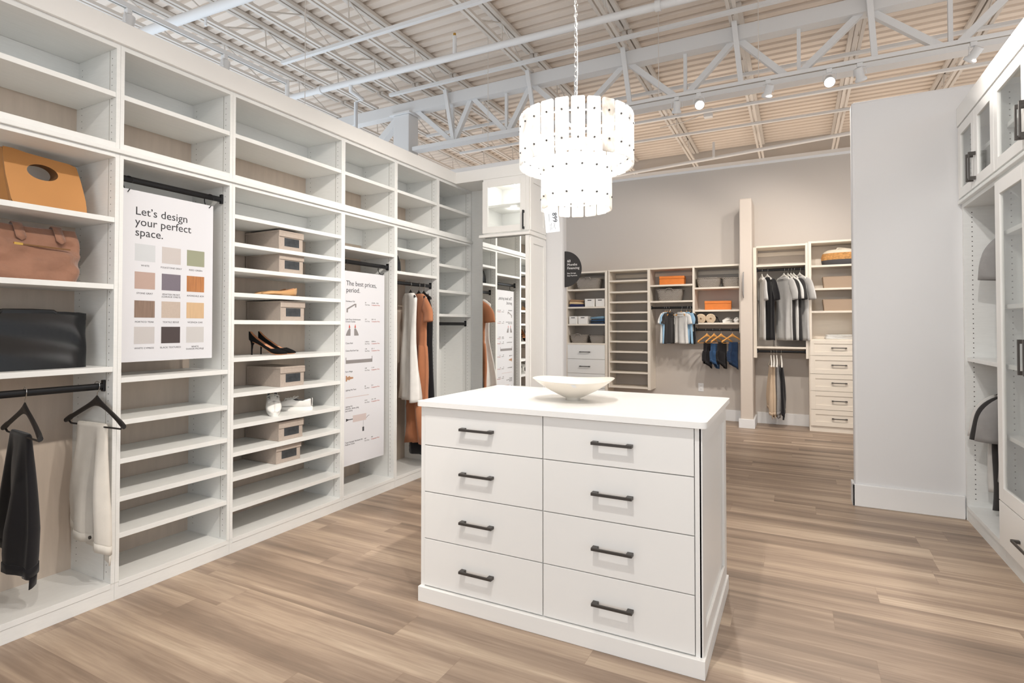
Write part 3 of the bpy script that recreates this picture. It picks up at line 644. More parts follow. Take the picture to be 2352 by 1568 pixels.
for z, pa, pb in ((1.452, '$5', '$12.00 - 17.00'), (1.326, '$15', '$30 - 46'), (1.156, '2.40/foot', '8.00/foot'), (1.101, '1.00', '$2 - 5'), (.955, '4.00', '11.18'), (.820, '$6', '$14'), (.712, '49.50', '120 - 180'), (.424, '487', '985')):
    tx(pa, .0130, 2.622, z + .008); tx(pb, .0130, 2.696, z + .008)
    tx('Our Price', .0130, 2.622, z - .008); tx('Competitor Price', .0130, 2.696, z - .008, 'inkred')
def pic(name, mb, m): return mb.build(name, m, t)
X1 = XP + .0004
M['picgrey'] = mat('picture_grey', S(140, 136, 136), .5); M['picred'] = mat('picture_red', S(200, 78, 62), .5); M['picbrass'] = mat('picture_bronze', S(178, 138, 108), .5); M['picpale'] = mat('picture_pale', S(205, 192, 190), .5)
def q(pts, mb=None): return (mb or MB()).add([(X1, y, z) for y, z in pts], [tuple(range(len(pts)))])
p = q([(2.428, 1.386), (2.443, 1.386), (2.443, 1.408), (2.515, 1.442), (2.515, 1.425), (2.529, 1.425), (2.529, 1.452), (2.512, 1.452), (2.428, 1.414)]); pic('printed_pull_picture', p, 'picgrey')
for y in (2.424, 2.506):
    m_ = 1 if y < 2.45 else -1; yc = y + .024
    p = q([(yc - .024 * m_, 1.216), (yc + .022 * m_, 1.216), (yc + .022 * m_, 1.262), (yc + .012 * m_, 1.276), (yc, 1.262), (yc - .010 * m_, 1.250), (yc - .024 * m_, 1.225)][::m_]); pic('printed_guide_picture', p, 'picgrey')
    p = q([(yc + .004 * m_, 1.274), (yc + .020 * m_, 1.274), (yc + .011 * m_, 1.302)][::m_]); pic('printed_guide_tip', p, 'picred')
p = q([(2.423, 1.012), (2.706, 1.012), (2.706, 1.058), (2.700, 1.058), (2.700, 1.038), (2.429, 1.038), (2.429, 1.058), (2.423, 1.058)]); pic('printed_rod_picture', p, 'picgrey')
p = q([(2.424, .884), (2.436, .884), (2.440, .897), (2.458, .890), (2.470, .897), (2.500, .900), (2.500, .912), (2.472, .914), (2.460, .922), (2.440, .913), (2.436, .925), (2.424, .925)]); pic('printed_hinge_picture', p, 'picbrass')
p = q([(2.424, .762), (2.668, .762), (2.668, .767), (2.424, .767)]); pic('printed_light_strip', p, 'picpale')
p = q([(2.498, .578), (2.640, .578), (2.640, .628), (2.498, .628)]); pic('printed_driver_picture', p, 'picpale')
p = q([(2.428, .592), (2.455, .600), (2.498, .600), (2.498, .606), (2.455, .606), (2.428, .614)]); pic('printed_plug_picture', p, 'ink')
p = q([(2.6065, .528), (2.6085, .528), (2.6085, .578), (2.6065, .578)]); q([(2.599, .497), (2.617, .497), (2.617, .529), (2.599, .529)], p); pic('printed_switch_picture', p, 'ink')
p = q([(2.640, .590), (2.665, .606), (2.675, .606), (2.675, .609), (2.663, .609), (2.640, .594)]); pic('printed_wire', p, 'ink2')

# ------------------------------------------------------------------ hangers and clothes (local: hook round the rod at the origin, plane x-z)
def make_hanger(name, label, cat, m, w=.21, drop=.07, bar=True, group=None, flat=False):
    t = T(name, label, cat, group=group)
    MB().tube([(.0195 * cos(a) - .0005, 0, .0195 * sin(a)) for a in [radians(200 - 14 * k) for k in range(17)]] + [(.0125, 0, -.024), (.002, 0, -.034), (0, 0, -.062)], .0019, 6).build('hook', 'chrome', t)
    b = MB()
    for s in (-1, 1):
        rings = []
        for k in range(15):
            f = k / 14; x = s * f * w; z = -.074 - drop * (f ** 1.12) + .004 * (1 - f) ** 6; hh = .0125 - .001 * f + (.014 * (1 - f) ** 8) + (.003 if .8 < f < .95 else 0); th = .006 + (.004 * f)
            y = -.012 * f * f
            rings.append([(x, y + th * cos(a) * (1 if not flat else .7), z + hh * sin(a)) for a in [2 * pi * j / 10 for j in range(10)]])
        b.loft(rings if s > 0 else rings[::-1], 0)
    b.build('shoulder_bar', m, t)
    if bar:
        zb = -.072 - drop - .004
        MB().tube([(-w * .93, -.01, zb + .004), (-w * .86, -.006, zb - .012), (w * .86, -.006, zb - .012), (w * .93, -.01, zb + .004)], .0042, 6).build('trouser_bar', m, t)
    return t
def rag(rings, n=36, folds=7, amp=.10, seed=1, top_open=True, pw=.75):
    """RINGS: (z, x centre, half width, half depth, fold strength); returns loft rings with soft vertical folds."""
    rnd = random.Random(seed); ph = [rnd.uniform(0, 6.28) for _ in range(5)]; out = []
    for z, xc, hw, hd, fs in rings:
        r = []
        for k in range(n):
            a = 2 * pi * k / n; ca, sa = cos(a), sin(a)
            x = hw * (abs(ca) ** pw) * (1 if ca > 0 else -1); y = hd * (abs(sa) ** pw) * (1 if sa > 0 else -1)
            u = x / max(hw, 1e-4)
            w = amp * fs * (sin(folds * u + ph[0] + z * 2.2) * .6 + sin(folds * 1.7 * u + ph[1] - z * 3) * .4)
            wy = w * .16 * (1 - abs(u) ** 4)
            r.append((xc + x + .03 * amp * fs * sin(z * 9 + ph[2]), y + wy, z + .02 * amp * fs * sin(3 * a + ph[3])))
        out.append(r)
    return out
def interp(rs, m=4):
    out = []
    for a, b in zip(rs[:-1], rs[1:]):
        for k in range(m): out.append(tuple(p + (q_ - p) * k / m for p, q_ in zip(a, b)))
    out.append(rs[-1]); return out
def sleeve(mb, x0, z0, x1, z1, h0, h1, d0, d1, seed=0, n=16):
    """short sleeve curving out of the shoulder and hanging down."""
    g = 1 if x1 > x0 else -1; xm, zm = x1 - g * .012, z0 - .02
    rings = []
    for k in range(15):
        f = k / 14; a_, b_, c_ = (1 - f) ** 2, 2 * f * (1 - f), f * f
        cx, cz = a_ * x0 + b_ * xm + c_ * x1, a_ * z0 + b_ * zm + c_ * z1
        tx_, tz_ = 2 * (1 - f) * (xm - x0) + 2 * f * (x1 - xm), 2 * (1 - f) * (zm - z0) + 2 * f * (z1 - zm)
        L = math.hypot(tx_, tz_); vx, vz = -tz_ / L, tx_ / L; h = h0 + (h1 - h0) * f; d = d0 + (d1 - d0) * f
        rings.append([(cx + vx * h * cos(a) + .003 * sin(9 * f + seed), d * sin(a) * (1 + .15 * sin(3 * a + seed)) + .004 * sin(f * 7 + seed), cz + vz * h * cos(a) + .004 * sin(5 * f + seed)) for a in [2 * pi * j / n for j in range(n)]])
    mb.loft(rings, 0, (False, False))
def make_tee(name, label, cat, m, s=1.0, L=.86, hw=.215, seed=1, group=None, sl=True, collar=None, slv=(.30, -.36), dk=1.0):
    t = T(name, label, cat, group=group)
    z0 = -.102
    rs = [(z0, 0, .075, .030, 0), (z0 - .014, 0, .090, .030, .05), (z0 - .038, 0, .128, .026, .1), (z0 - .066, 0, .165, .022, .2), (z0 - .10, 0, hw * .93, .022, .3), (z0 - .14, 0, hw * .98, .022, .35), (z0 - .24, 0, hw * .94, .024, .7), (z0 - .5 * L, 0, hw * .95, .026, 1.1), (z0 - .8 * L, 0, hw * .97, .028, 1.5), (z0 - L, 0, hw * 1.0, .030, 1.7)]
    rs = [(z * s if i else z, xc, w * s if i else w * max(s, .8), d * max(s, .8) * (dk if i > 2 else 1), f * dk) for i, (z, xc, w, d, f) in enumerate(rs)]
    b = MB(); b.loft(rag(interp(rs), seed=seed, amp=.16), 0, (False, False))
    if sl:
        for g in (-1, 1): sleeve(b, g * (hw - .062) * s, (z0 - .098) * s, g * slv[0] * s, slv[1] * s, .066 * s, .070 * s, .024 * s * dk, .034 * s * dk, seed)
    b.build('shirt_body', m, t, solid=.0022)
    MB().tube([(.075 * max(s, .8) * cos(a), .030 * max(s, .8) * sin(a), z0 - (.022 if sin(a) < 0 else 0) * abs(sin(a))) for a in [2 * pi * k / 24 for k in range(24)]], .006, 6, closed=True).build('collar', collar or m, t)
    return t
def make_pants(name, label, cat, m, L=.5, w0=.09, w1=.125, xo=-.03, seed=1, group=None, zt=-.182, lab=True, d=1.0, button=True):
    t = T(name, label, cat, group=group)
    rs = [(zt + .005, xo, w0 * .98, .008, 0), (zt - .004, xo, w0, .0145, .05), (zt - .03, xo, w0 * 1.01, .016, .15), (zt - .12, xo, w0 * 1.06, .018 * d, .5), (zt - L * .5, xo - .004, (w0 + w1) / 2 * 1.05, .022 * d, .9), (zt - L * .75, xo - .006, w1 * 1.02, .026 * d, 1.2), (zt - L * .93, xo - .006, w1, .028 * d, 1.1), (zt - L, xo - .006, w1 * .98, .028 * d, 1.0)]
    R = rag(interp(rs), seed=seed, amp=.22, folds=5)
    nL = len(R)
    for i, r in enumerate(R):      # slanting hem: the waistband tips down to one side
        f = i / (nL - 1)
        R[i] = [(x, y, z - .055 * f * f * (x - xo) / w1) for x, y, z in r]
    MB().loft(R, 0, (True, False)).build('trouser_legs', m, t, solid=.002)
    hb = R[-1]
    bandtop = [(x, y, z + .001) for x, y, z in hb]; bandbot = [(x * 1.0, y * .96, z - .034) for x, y, z in hb]
    MB().loft([[(x + (x - xo) * .012, y * 1.06, z + .004) for x, y, z in bandtop], [(x + (x - xo) * .012, y * 1.06, z - .034) for x, y, z in hb]], 0, (False, False)).build('waistband', m, t, solid=.002)
    if lab:
        back = [p for p in hb if p[1] >= -.004]; back.sort(key=lambda p: p[0])
        MB().loft([[(x, y * .97, z - .030) for x, y, z in back], [(x, y * .95 - .002, z - .082) for x, y, z in back]], 0, (False, False), closed=False).build('inner_waistband', m, t, solid=.003)
        pk = min(back, key=lambda p: abs(p[0] - (xo + w1 * .3))); xx, yy, zz = pk[0], pk[1] * .95 - .006, pk[2] - .062
        MB().box((xx - .032, yy - .0012, zz - .012), (xx + .032, yy, zz + .012)).build('brand_patch', 'label', t)
        MB().box((xx - .026, yy - .0018, zz - .005), (xx + .026, yy - .0012, zz - .001)).build('patch_print', 'ink', t)
    if button:
        MB().tube([(xo + w1 * .35, -.030 * d, zt - L - .012), (xo + w1 * .35, -.036 * d, zt - L - .012)], .008, 12).build('button', 'pull', t)
    return t
def hang(t, x, y, z, rz): t.location = (x, y, z); t.rotation_euler = (0, 0, radians(rz)); return t

# trousers on black hangers under the handbags
RX, RZ = -.07, 1.006
for y, rz, l in ((.828, 3, 'black hanger holding off-white trousers, against the unit side'), (.556, -6, 'black hanger holding black trousers below the handbags'), (.335, 2, 'black hanger holding olive trousers, cut by the frame')):
    hang(make_hanger('clothes_hanger', l, 'hanger', 'hangb', .225, .100), RX, y, RZ, rz)
hang(make_pants('folded_trousers', 'off-white trousers folded over a black hanger, low in the shelf wall', 'trousers', 'coff', .50, .110, .150, -.035, 3), RX, .828, RZ, 3)
hang(make_pants('folded_trousers', 'black trousers with white waistband label folded over a black hanger', 'trousers', 'cblack', .50, .108, .145, -.045, 5, d=1.25), RX, .556, RZ, -6)
hang(make_pants('folded_trousers', 'olive trousers showing only at the edge of the frame', 'trousers', 'colive', .50, .115, .15, .02, 8), RX, .335, RZ, 2)
# dresses
RX, RZ = -.068, 1.645
DY = ((3.185, -30, 'black hanger holding the white sleeveless dress'), (3.30, -24, 'black hanger holding the rust orange dress'), (3.372, -20, 'black hanger holding the black strap dress'))
for y, rz, l in DY: hang(make_hanger('clothes_hanger', l, 'hanger', 'hangb', .125, .045, False), RX, y, RZ, rz)
def make_dress(label, m, rings, seed, sl=None, straps=False, trim=None):
    t = T('dress', label, 'dress')
    b = MB(); b.loft(rag(interp(rings), seed=seed, amp=.28, folds=6, n=44), 0, (False, False))
    if sl:
        for g in (-1, 1): sleeve(b, g * .115, -.165, g * .190, -.325, .056, .062, .020, .028, seed)
    b.build('dress_body', m, t, solid=.0022)
    if straps:
        for g in (-1, 1):
            MB().tube([(g * .095, -.022, -.30), (g * .09, -.016, -.18), (g * .085, 0, -.082), (g * .09, .016, -.18), (g * .095, .022, -.30)], .016, 8, r2=.003).build('shoulder_strap', m, t)
    if trim:
        for z, w_, d_ in trim: MB().tube([(w_ * cos(a), d_ * sin(a), z) for a in [2 * pi * k / 32 for k in range(32)]], .004, 6, closed=True).build('gathered_seam', m, t)
    return t
z0 = -.08
d = make_dress('white sleeveless flared dress, first on the rod beside the price list', 'cwhite', [(z0, 0, .08, .022, 0), (z0 - .02, 0, .11, .024, .05), (z0 - .05, 0, .145, .022, .1), (z0 - .16, 0, .135, .02, .2), (z0 - .28, 0, .130, .022, .3), (z0 - .42, 0, .135, .024, .5), (z0 - .62, 0, .165, .028, .8), (z0 - .78, 0, .19, .032, 1.1), (z0 - .90, 0, .21, .035, 1.3)], 4)
hang(d, RX - .012, 3.185, RZ, -30)
d = make_dress('rust orange short-sleeved tiered dress between the white and black dresses', 'corange', [(z0, 0, .08, .022, 0), (z0 - .02, 0, .12, .024, .05), (z0 - .05, 0, .155, .022, .1), (z0 - .12, 0, .165, .02, .2), (z0 - .30, 0, .145, .02, .3), (z0 - .44, 0, .140, .022, .3), (z0 - .46, 0, .148, .024, .6), (z0 - .72, 0, .165, .028, 1.0), (z0 - .95, 0, .17, .03, 1.2), (z0 - .97, 0, .18, .034, 1.3), (z0 - 1.28, 0, .20, .038, 1.7)], 9, sl=True, trim=((z0 - .45, .143, .023), (z0 - .96, .175, .032)))
hang(d, RX - .012, 3.30, RZ, -24)
d = make_dress('long black strap dress, last on the rod behind the orange dress', 'cblack', [(z0 - .21, 0, .11, .02, .05), (z0 - .24, 0, .145, .022, .1), (z0 - .42, 0, .14, .022, .3), (z0 - .60, 0, .15, .025, .6), (z0 - .95, 0, .165, .03, 1.0), (z0 - 1.40, 0, .185, .036, 1.4)], 12, straps=True)
hang(d, RX - .012, 3.372, RZ, -20)

# ------------------------------------------------------------------ handbags
t = T('handbag', 'ochre tote with an oval cut-out handle on the top shelf', 'handbag', (-.20, .655, 1.796))
def face(xf, sg):
    """front (sg=+1) or back leather sheet with the oval hole, leaning to the top edge."""
    out, inn = [], []; N_ = 44
    def px(z): f = z / .272; return sg * (.075 * (1 - f) + .010)
    outline = [(-.130, 0), (.135, 0), (.152, .0), (.150, .09), (.128, .20), (.120, .245), (.112, .252), (.02, .256), (-.08, .262), (-.142, .272), (-.146, .26), (-.140, .13), (-.128, .0)]
    outline = [(-.133, 0), (.146, 0), (.147, .08), (.138, .17), (.127, .235), (.118, .246), (.03, .251), (-.06, .257), (-.138, .270), (-.147, .262), (-.145, .14)]
    # resample outline by angle around the hole centre
    cy, cz = -.010, .178
    segs = list(zip(outline, outline[1:] + outline[:1]))
    for k in range(N_):
        a = 2 * pi * k / N_; dx, dz = cos(a), sin(a); best = None
        for (y1, z1), (y2, z2) in segs:
            ey, ez = y2 - y1, z2 - z1; den = dx * ez - dz * ey
            if abs(den) < 1e-9: continue
            tt = ((y1 - cy) * ez - (z1 - cz) * ey) / den; ss = ((y1 - cy) * dz - (z1 - cz) * dx) / den
            if tt > 0 and -1e-6 <= ss <= 1 + 1e-6 and (best is None or tt < best): best = tt
        yo, zo = cy + dx * best, cz + dz * best
        out.append((yo, zo)); inn.append((cy + .057 * dx + .010 * dz, cz + .036 * dz - .006 * dx))
    mid = [((yo * .4 + yi * .6), (zo * .4 + zi * .6)) for (yo, zo), (yi, zi) in zip(out, inn)]
    rings = [[(px(z), y, z) for y, z in r] for r in (out, mid, inn)]
    return rings
b = MB(); rf, rb = face(0, 1), face(0, -1)
b.loft(rf, 0, (False, False), smooth=False); b.loft([r for r in rb[::-1]], 0, (False, False), smooth=False)
b.loft([rf[2], rb[2]], 1, (False, False))
b.build('bag_body', ['kraft', 'kraftin'], t, solid=0, world=False)
gs = MB()
for sg, pts in ((-1, [(-.133, 0), (-.145, .14), (-.147, .262)]), (1, [(.146, 0), (.147, .08), (.138, .17), (.127, .235)])):
    def px(z): return .075 * (1 - z / .272) + .010
    L_ = [(px(z), y, z) for y, z in pts]; R_ = [(-px(z), y, z) for y, z in pts]; C_ = [(0, y - sg * .022 * (1 - z / .30), z) for y, z in pts]
    gs.loft([L_, C_, R_] if sg < 0 else [R_, C_, L_], 0, (False, False), False, closed=False)
gs.box((-.084, -.133, 0), (.084, .146, .003))
gs.build('bag_gusset', 'kraft', t, world=False)
# brown suede tote
t = T('handbag', 'slouchy brown suede tote with a gold zip on the middle shelf', 'handbag', (-.17, .60, 1.481))
rnd = random.Random(3); R = []
for i in range(13):
    f = i / 12; z = .246 * f
    hx = .082 * (1 - f ** 2.2) + .022; hy = .165 + .018 * sin(f * pi) - .010 * (1 - f) + (.008 if f > .8 else 0)
    r = []
    for k in range(40):
        a = 2 * pi * k / 40; x = hx * (abs(cos(a)) ** .45) * (1 if cos(a) > 0 else -1); y = hy * (abs(sin(a)) ** .4) * (1 if sin(a) > 0 else -1)
        w = .016 * sin(7 * y / .17 + 9 * f) * sin(pi * f) + .015 * sin(25 * y - 16 * f) * sin(pi * f) + .012 * sin(24 * f + 14 * y) * sin(pi * f)
        r.append((x + w * (1 if x > 0 else -.3), y + .006 * sin(17 * f + k) * sin(pi * f), z - (.010 * sin((y + .17) * 9) * f)))
    R.append(r)
MB().loft(R, 0, (True, True)).build('bag_body', 'suede', t, world=False, sub=1)
for y in (-.052, .092):
    zz = lambda q_: .004 + .082 * (1 - (q_ / .246) ** 2.2) + .022
    MB().loft([[(zz(min(h_, .244)) + e_, y - w_, h_), (zz(min(h_, .244)) + e_, y + w_, h_)] for h_, w_, e_ in ((.172, .002, .005), (.186, .018, .005), (.20, .018, .005), (.222, .017, .004), (.238, .017, .004), (.252, .017, -.004), (.256, .017, -.016), (.250, .017, -.034))], 0, (False, False), closed=False).build('strap_tab', 'suede', t, world=False, solid=.004)
MB().tube([(-.030, -.052, .235), (-.055, -.05, .21), (-.075, -.02, .12), (-.078, .05, .12), (-.055, .09, .21), (-.030, .092, .235)], .015, 8, r2=.004).build('handle', 'suede', t, world=False)
MB().bar((.0855, -.055, .152), (.0865, .118, .148), .006, .006, up=(1, 0, 0)).build('zip', 'kraftin', t, world=False)
MB().bar((.087, -.085, .153), (.087, -.055, .152), .010, .008, up=(1, 0, 0)).build('zip_pull', 'gold', t, world=False)
# black leather tote
t = T('handbag', 'wide black leather tote on the lowest bag shelf', 'handbag', (-.17, .60, 1.094))
R = []
for i in range(9):
    f = i / 8; z = .250 * f; hx = .085 - .05 * f; hy = .205 + .012 * f
    R.append([(hx * (abs(cos(a)) ** .35) * (1 if cos(a) > 0 else -1) + .006 * sin(9 * f + 4 * a) * sin(pi * f), hy * (abs(sin(a)) ** .3) * (1 if sin(a) > 0 else -1), z + .004 * f * cos(3 * a)) for a in [2 * pi * k / 36 for k in range(36)]])
MB().loft(R, 0, (True, True)).build('bag_body', 'bleather', t, world=False, sub=1)
MB().loft([[(x * 1.06, y * 1.003, z - .028) for x, y, z in R[-1]], [(x * 1.06, y * 1.003, z + .002) for x, y, z in R[-1]]], 0, (False, True)).build('top_band', 'bleather', t, world=False)
for s in (1, -1):
    MB().tube([(s * .036, -.11, .245), (s * .034, -.10, .254), (s * .028, 0, .256), (s * .034, .08, .254), (s * .036, .09, .245)], .010, 8, r2=.003).build('handle', 'bleather', t, world=False)
# small black bag seen in the mirror
t = T('handbag', 'small black leather handbag on the shelf above the dresses, seen in the mirror', 'handbag', (-.19, 3.03, 1.732))
MB().loft([[(hx * (abs(cos(a)) ** .5) * (1 if cos(a) > 0 else -1), hy * (abs(sin(a)) ** .5) * (1 if sin(a) > 0 else -1), z) for a in [2 * pi * k / 28 for k in range(28)]] for z, hx, hy in ((0, .10, .055), (.02, .115, .065), (.09, .11, .06), (.14, .095, .045), (.155, .085, .03))], 0).build('bag_body', 'bleather', t, world=False)
MB().tube([(-.07, 0, .14), (-.07, .045, .10), (0, .07, .06), (.07, .045, .10), (.07, 0, .14)], .009, 8, r2=.003).build('handle', 'bleather', t, world=False)

# ------------------------------------------------------------------ fabric shoe boxes
def shoe_box(loc, label, w=.195, h=.125, dpt=.315, rz=0):
    t = T('shoe_box', label, 'storage box', loc, radians(rz), 'fabric shoe boxes')
    MB().box((-dpt + .006, -w / 2 + .004, 0), (0, w / 2 - .004, h - .006)).build('box_body', 'tan', t, bev=.003, world=False)
    lid = MB().box((-dpt, -w / 2, h - .012), (.006, w / 2, h)).box((.001, -w / 2, h - .040), (.006, w / 2, h - .012)).build('lid', 'tan', t, bev=.002, world=False)
    MB().box((.0, -w * .27, h * .22), (.0012, w * .32, h * .64)).build('label_window', 'window', t, world=False)
    MB().tube([(.0, -w / 2 + .004, 0.003), (.0, -w / 2 + .004, h - .012)], .003, 6).tube([(-dpt + .006, -w / 2 + .004, .003), (-dpt + .006, -w / 2 + .004, h - .012)], .003, 6).tube([(-dpt + .006, -w / 2 + .004, .003), (0, -w / 2 + .004, .003)], .003, 6).build('piping', 'tan', t, world=False)
    return t
for y, z, l in ((1.905, 1.765, 'beige fabric shoe box with clear window, topmost of the six'), (1.908, 1.622, 'beige fabric shoe box, second from the top'), (1.920, 1.320, 'beige fabric shoe box just above the black high heels'),
                (1.922, .902, 'beige fabric shoe box just below the black high heels'), (1.913, .565, 'beige fabric shoe box just under the white trainers'), (1.895, .426, 'beige fabric shoe box, lowest of the six')):
    shoe_box((-.032, y, z), l, h=.125 if z > .6 else .118)

# ------------------------------------------------------------------ shoes (toe along local +x)
def shoe_loft(secs, n=14):
    rings = []
    for x, hw, zb, zt, am in secs:
        b0 = am * pi; r = []
        for k in range(n + 1):
            a = -b0 + 2 * b0 * k / n; sy = sin(a)
            r.append((x, hw * (abs(sy) ** (.75 if am < .8 else .98)) * (1 if sy > 0 else -1), zb + (zt - zb) * (1 - cos(a)) / (1 - cos(b0))))
        rings.append(r)
    return rings
def heel_shoe(label, group):
    t = T('high_heel_shoe', label, 'shoe', group=group)
    up = [(.000, .012, .093, .148, .62), (.006, .022, .088, .147, .62), (.025, .027, .080, .126, .60), (.05, .028, .070, .102, .56), (.08, .029, .052, .080, .54), (.11, .032, .031, .057, .52), (.14, .037, .012, .040, .52), (.155, .039, .006, .040, .62), (.168, .038, .004, .042, .85), (.185, .033, .004, .038, 1.0), (.205, .022, .005, .029, 1.0), (.222, .010, .005, .020, 1.0), (.230, .003, .007, .013, 1.0)]
    MB().loft(shoe_loft(up), 0, (False, True), closed=False).build('upper', ['shoeb', 'shoet'], t, solid=.0028, world=False)
    MB().loft([[(x, y, z) for y in (-w, w)] + [(x, w, z - .003), (x, -w, z - .003)] for x, w, z in ((.012, .012, .088), (.03, .018, .081), (.07, .014, .059), (.11, .016, .031), (.14, .024, .011), (.17, .030, .004), (.205, .018, .004), (.224, .005, .006))], 0).build('sole', 'shoet', t, world=False)
    MB().loft([[(cx + r * cos(a), r * 1.05 * sin(a), z) for a in [2 * pi * k / 12 for k in range(12)]] for z, cx, r in ((.0, .016, .0042), (.03, .016, .0045), (.06, .018, .0065), (.078, .022, .013), (.088, .025, .019))], 0).build('heel', 'shoeb', t, world=False)
    return t
a = heel_shoe('black suede high heel, front one of the pair', 'high heels'); a.location = (-.215, 1.745, 1.1045); a.rotation_euler.z = radians(34)
a = heel_shoe('black suede high heel, rear one of the pair', 'high heels'); a.location = (-.245, 1.835, 1.1045); a.rotation_euler.z = radians(38)
def flat_shoe(label):
    t = T('flat_shoe', label, 'shoe', group='caramel flats')
    up = [(.0, .010, .006, .056, .62), (.006, .022, .004, .056, .62), (.04, .030, .003, .044, .58), (.09, .029, .003, .034, .56), (.13, .035, .003, .030, .60), (.16, .039, .003, .030, .80), (.18, .039, .003, .031, 1.0), (.205, .036, .003, .028, 1.0), (.228, .026, .003, .022, 1.0), (.242, .012, .004, .016, 1.0), (.247, .003, .006, .011, 1.0)]
    MB().loft(shoe_loft(up), 0, (False, True), closed=False).build('upper', ['flat', 'shoet'], t, solid=.0026, world=False)
    MB().box((.0, -.024, 0), (.045, .024, .006)).box((.12, -.03, 0), (.21, .03, .004)).build('sole', 'kraftin', t, bev=.002, world=False)
    return t
a = flat_shoe('caramel flat shoe, front one of the pair'); a.location = (-.07, 1.975, 1.4775); a.rotation_euler.z = radians(-93)
a = flat_shoe('caramel flat shoe, rear one of the pair with its toe showing'); a.location = (-.16, 1.985, 1.4775); a.rotation_euler.z = radians(-91)
def trainer(label, s=1.0, group='white trainers'):
    t = T('trainer', label, 'shoe', group=group)
    up = [(.0, .016, .022, .080, .60), (.008, .030, .020, .082, .60), (.05, .036, .020, .068, .57), (.10, .037, .020, .070, .57), (.125, .040, .020, .082, .66), (.15, .044, .020, .080, .86), (.175, .047, .020, .072, 1.0), (.21, .047, .020, .060, 1.0), (.24, .040, .020, .050, 1.0), (.262, .024, .020, .042, 1.0), (.270, .008, .022, .034, 1.0)]
    MB().loft([[(x * s, y * s, z * s) for x, y, z in r] for r in shoe_loft(up)], 0, (False, True), closed=False).build('upper', ['shoew', 'cgrey'], t, solid=.004, world=False)
    MB().loft([[(x * s, y * s, z * s) for x, y, z in r] for r in [[(cx + (L_ * cos(a)), (.043 if cos(a) > -.2 else .038) * sin(a) * k, z) for a in [2 * pi * j / 28 for j in range(28)]] for z, cx, L_, k in ((0, .133, .138, 1), (.012, .133, .142, 1.06), (.026, .133, .139, 1.04))]], 0).build('sole', 'shoew', t, world=False, bev=.002)
    MB().bar((.11 * s, 0, .083 * s), (.175 * s, 0, .078 * s), .04 * s, .006 * s).build('tongue', 'shoew', t, world=False, bev=.002)
    lc = MB()
    for k in range(4):
        x = (.122 + .018 * k) * s; z = (.086 - .003 * k) * s
        lc.tube([(x, -.032 * s, z - .010 * s), (x + .004, 0, z + .004), (x, .032 * s, z - .010 * s)], .0028 * s, 6)
    lc.tube([(.120 * s + .012 * s * cos(a) - .01 * s, .020 * s * sin(a) + (.018 if sin(a) > 0 else -.018) * s * abs(sin(a)), (.088 + .006 * cos(2 * a)) * s) for a in [2 * pi * k / 20 for k in range(20)]], .0024 * s, 6, closed=True).build('laces', 'shoew', t, world=False)
    return t
a = trainer('white trainer with its toe towards the shelf edge', .98); a.location = (-.262, 1.955, .7225 + .052); a.rotation_euler = (0, radians(12), radians(-36))
a = trainer('white trainer lying behind with its heel beside the unit side', .98); a.location = (-.050, 2.100, .7225); a.rotation_euler.z = radians(-152)
# ------------------------------------------------------------------ closets on the back wall
YF, YW = 7.16, 7.488
M['lam'] = mat('cream_laminate', S(236, 226, 212), .45, var=.02, vscale=8, sz=12)
def sidep(t, x0, x1, z0, z1, name='side_panel', yf=YF): return MB().box((x0, yf, z0), (x1, YW, z1)).build(name, 'lam', t, bev=.0015)
def bsh(t, x0, x1, z, th=.024, yf=YF, name='shelf'): return MB().box((x0, yf + .002, z - th), (x1, YW, z)).build(name, 'lam', t, bev=.0012)
def brod(t, x0, x1, z, y=7.232):
    MB().tube([(x0, y, z), (x1, y, z)], .0155, 12, r2=.008).build('hanging_rod', 'black', t)
    for xx, s in ((x0, 1), (x1, -1)): MB().box((xx, y - .011, z - .022), (xx + s * .012, y + .011, z + .03)).build('rod_bracket', 'black', t, bev=.002)
def cleat(t, x0, x1, z): MB().box((x0, YW - .016, z - .05), (x1, YW, z)).build('hang_rail', 'lam', t)
# tower with drawers
t = T('closet_tower', 'white closet tower with baskets, bins and flat drawers on the back wall', 'closet unit', (.09, 7.3, 0))
sidep(t, -.240, -.208, 0, 2.10); sidep(t, .374, .412, 0, 2.10); bsh(t, -.208, .374, 2.10)
cleat(t, -.208, .374, 2.05)
for z in (1.842, 1.580, 1.325, 1.042): bsh(t, -.207, .373, z)
z1 = 1.018
for z0 in (.806, .594, .382, .17):
    d = MB().box((-.206, YF - .006, z0 + .002), (.372, YF + .012, z1 - .002)).build('drawer', 'paintw', t, bev=.001)
    bar_pull(d, (-.012, YF - .006, (z0 + z1) / 2), (.150, YF - .006, (z0 + z1) / 2), (0, -1, 0), 'pull', .011, .026); z1 = z0
MB().box((-.207, YF + .02, 0), (.373, YF + .035, .168)).build('kick_board', 'lam', t)
# shelf tower (hung on the wall)
t = T('closet_tower', 'empty cream shoe-shelf tower hung on the back wall', 'closet unit', (.72, 7.3, .4))
sidep(t, .424, .445, .405, 2.105); sidep(t, .992, 1.030, .395, 2.105); bsh(t, .445, .992, 2.105)
cleat(t, .446, .991, 2.055)
for z in (1.952, 1.792, 1.647, 1.498, 1.375, 1.228, 1.081, .934, .788, .641, .432): bsh(t, .4455, .9915, z)
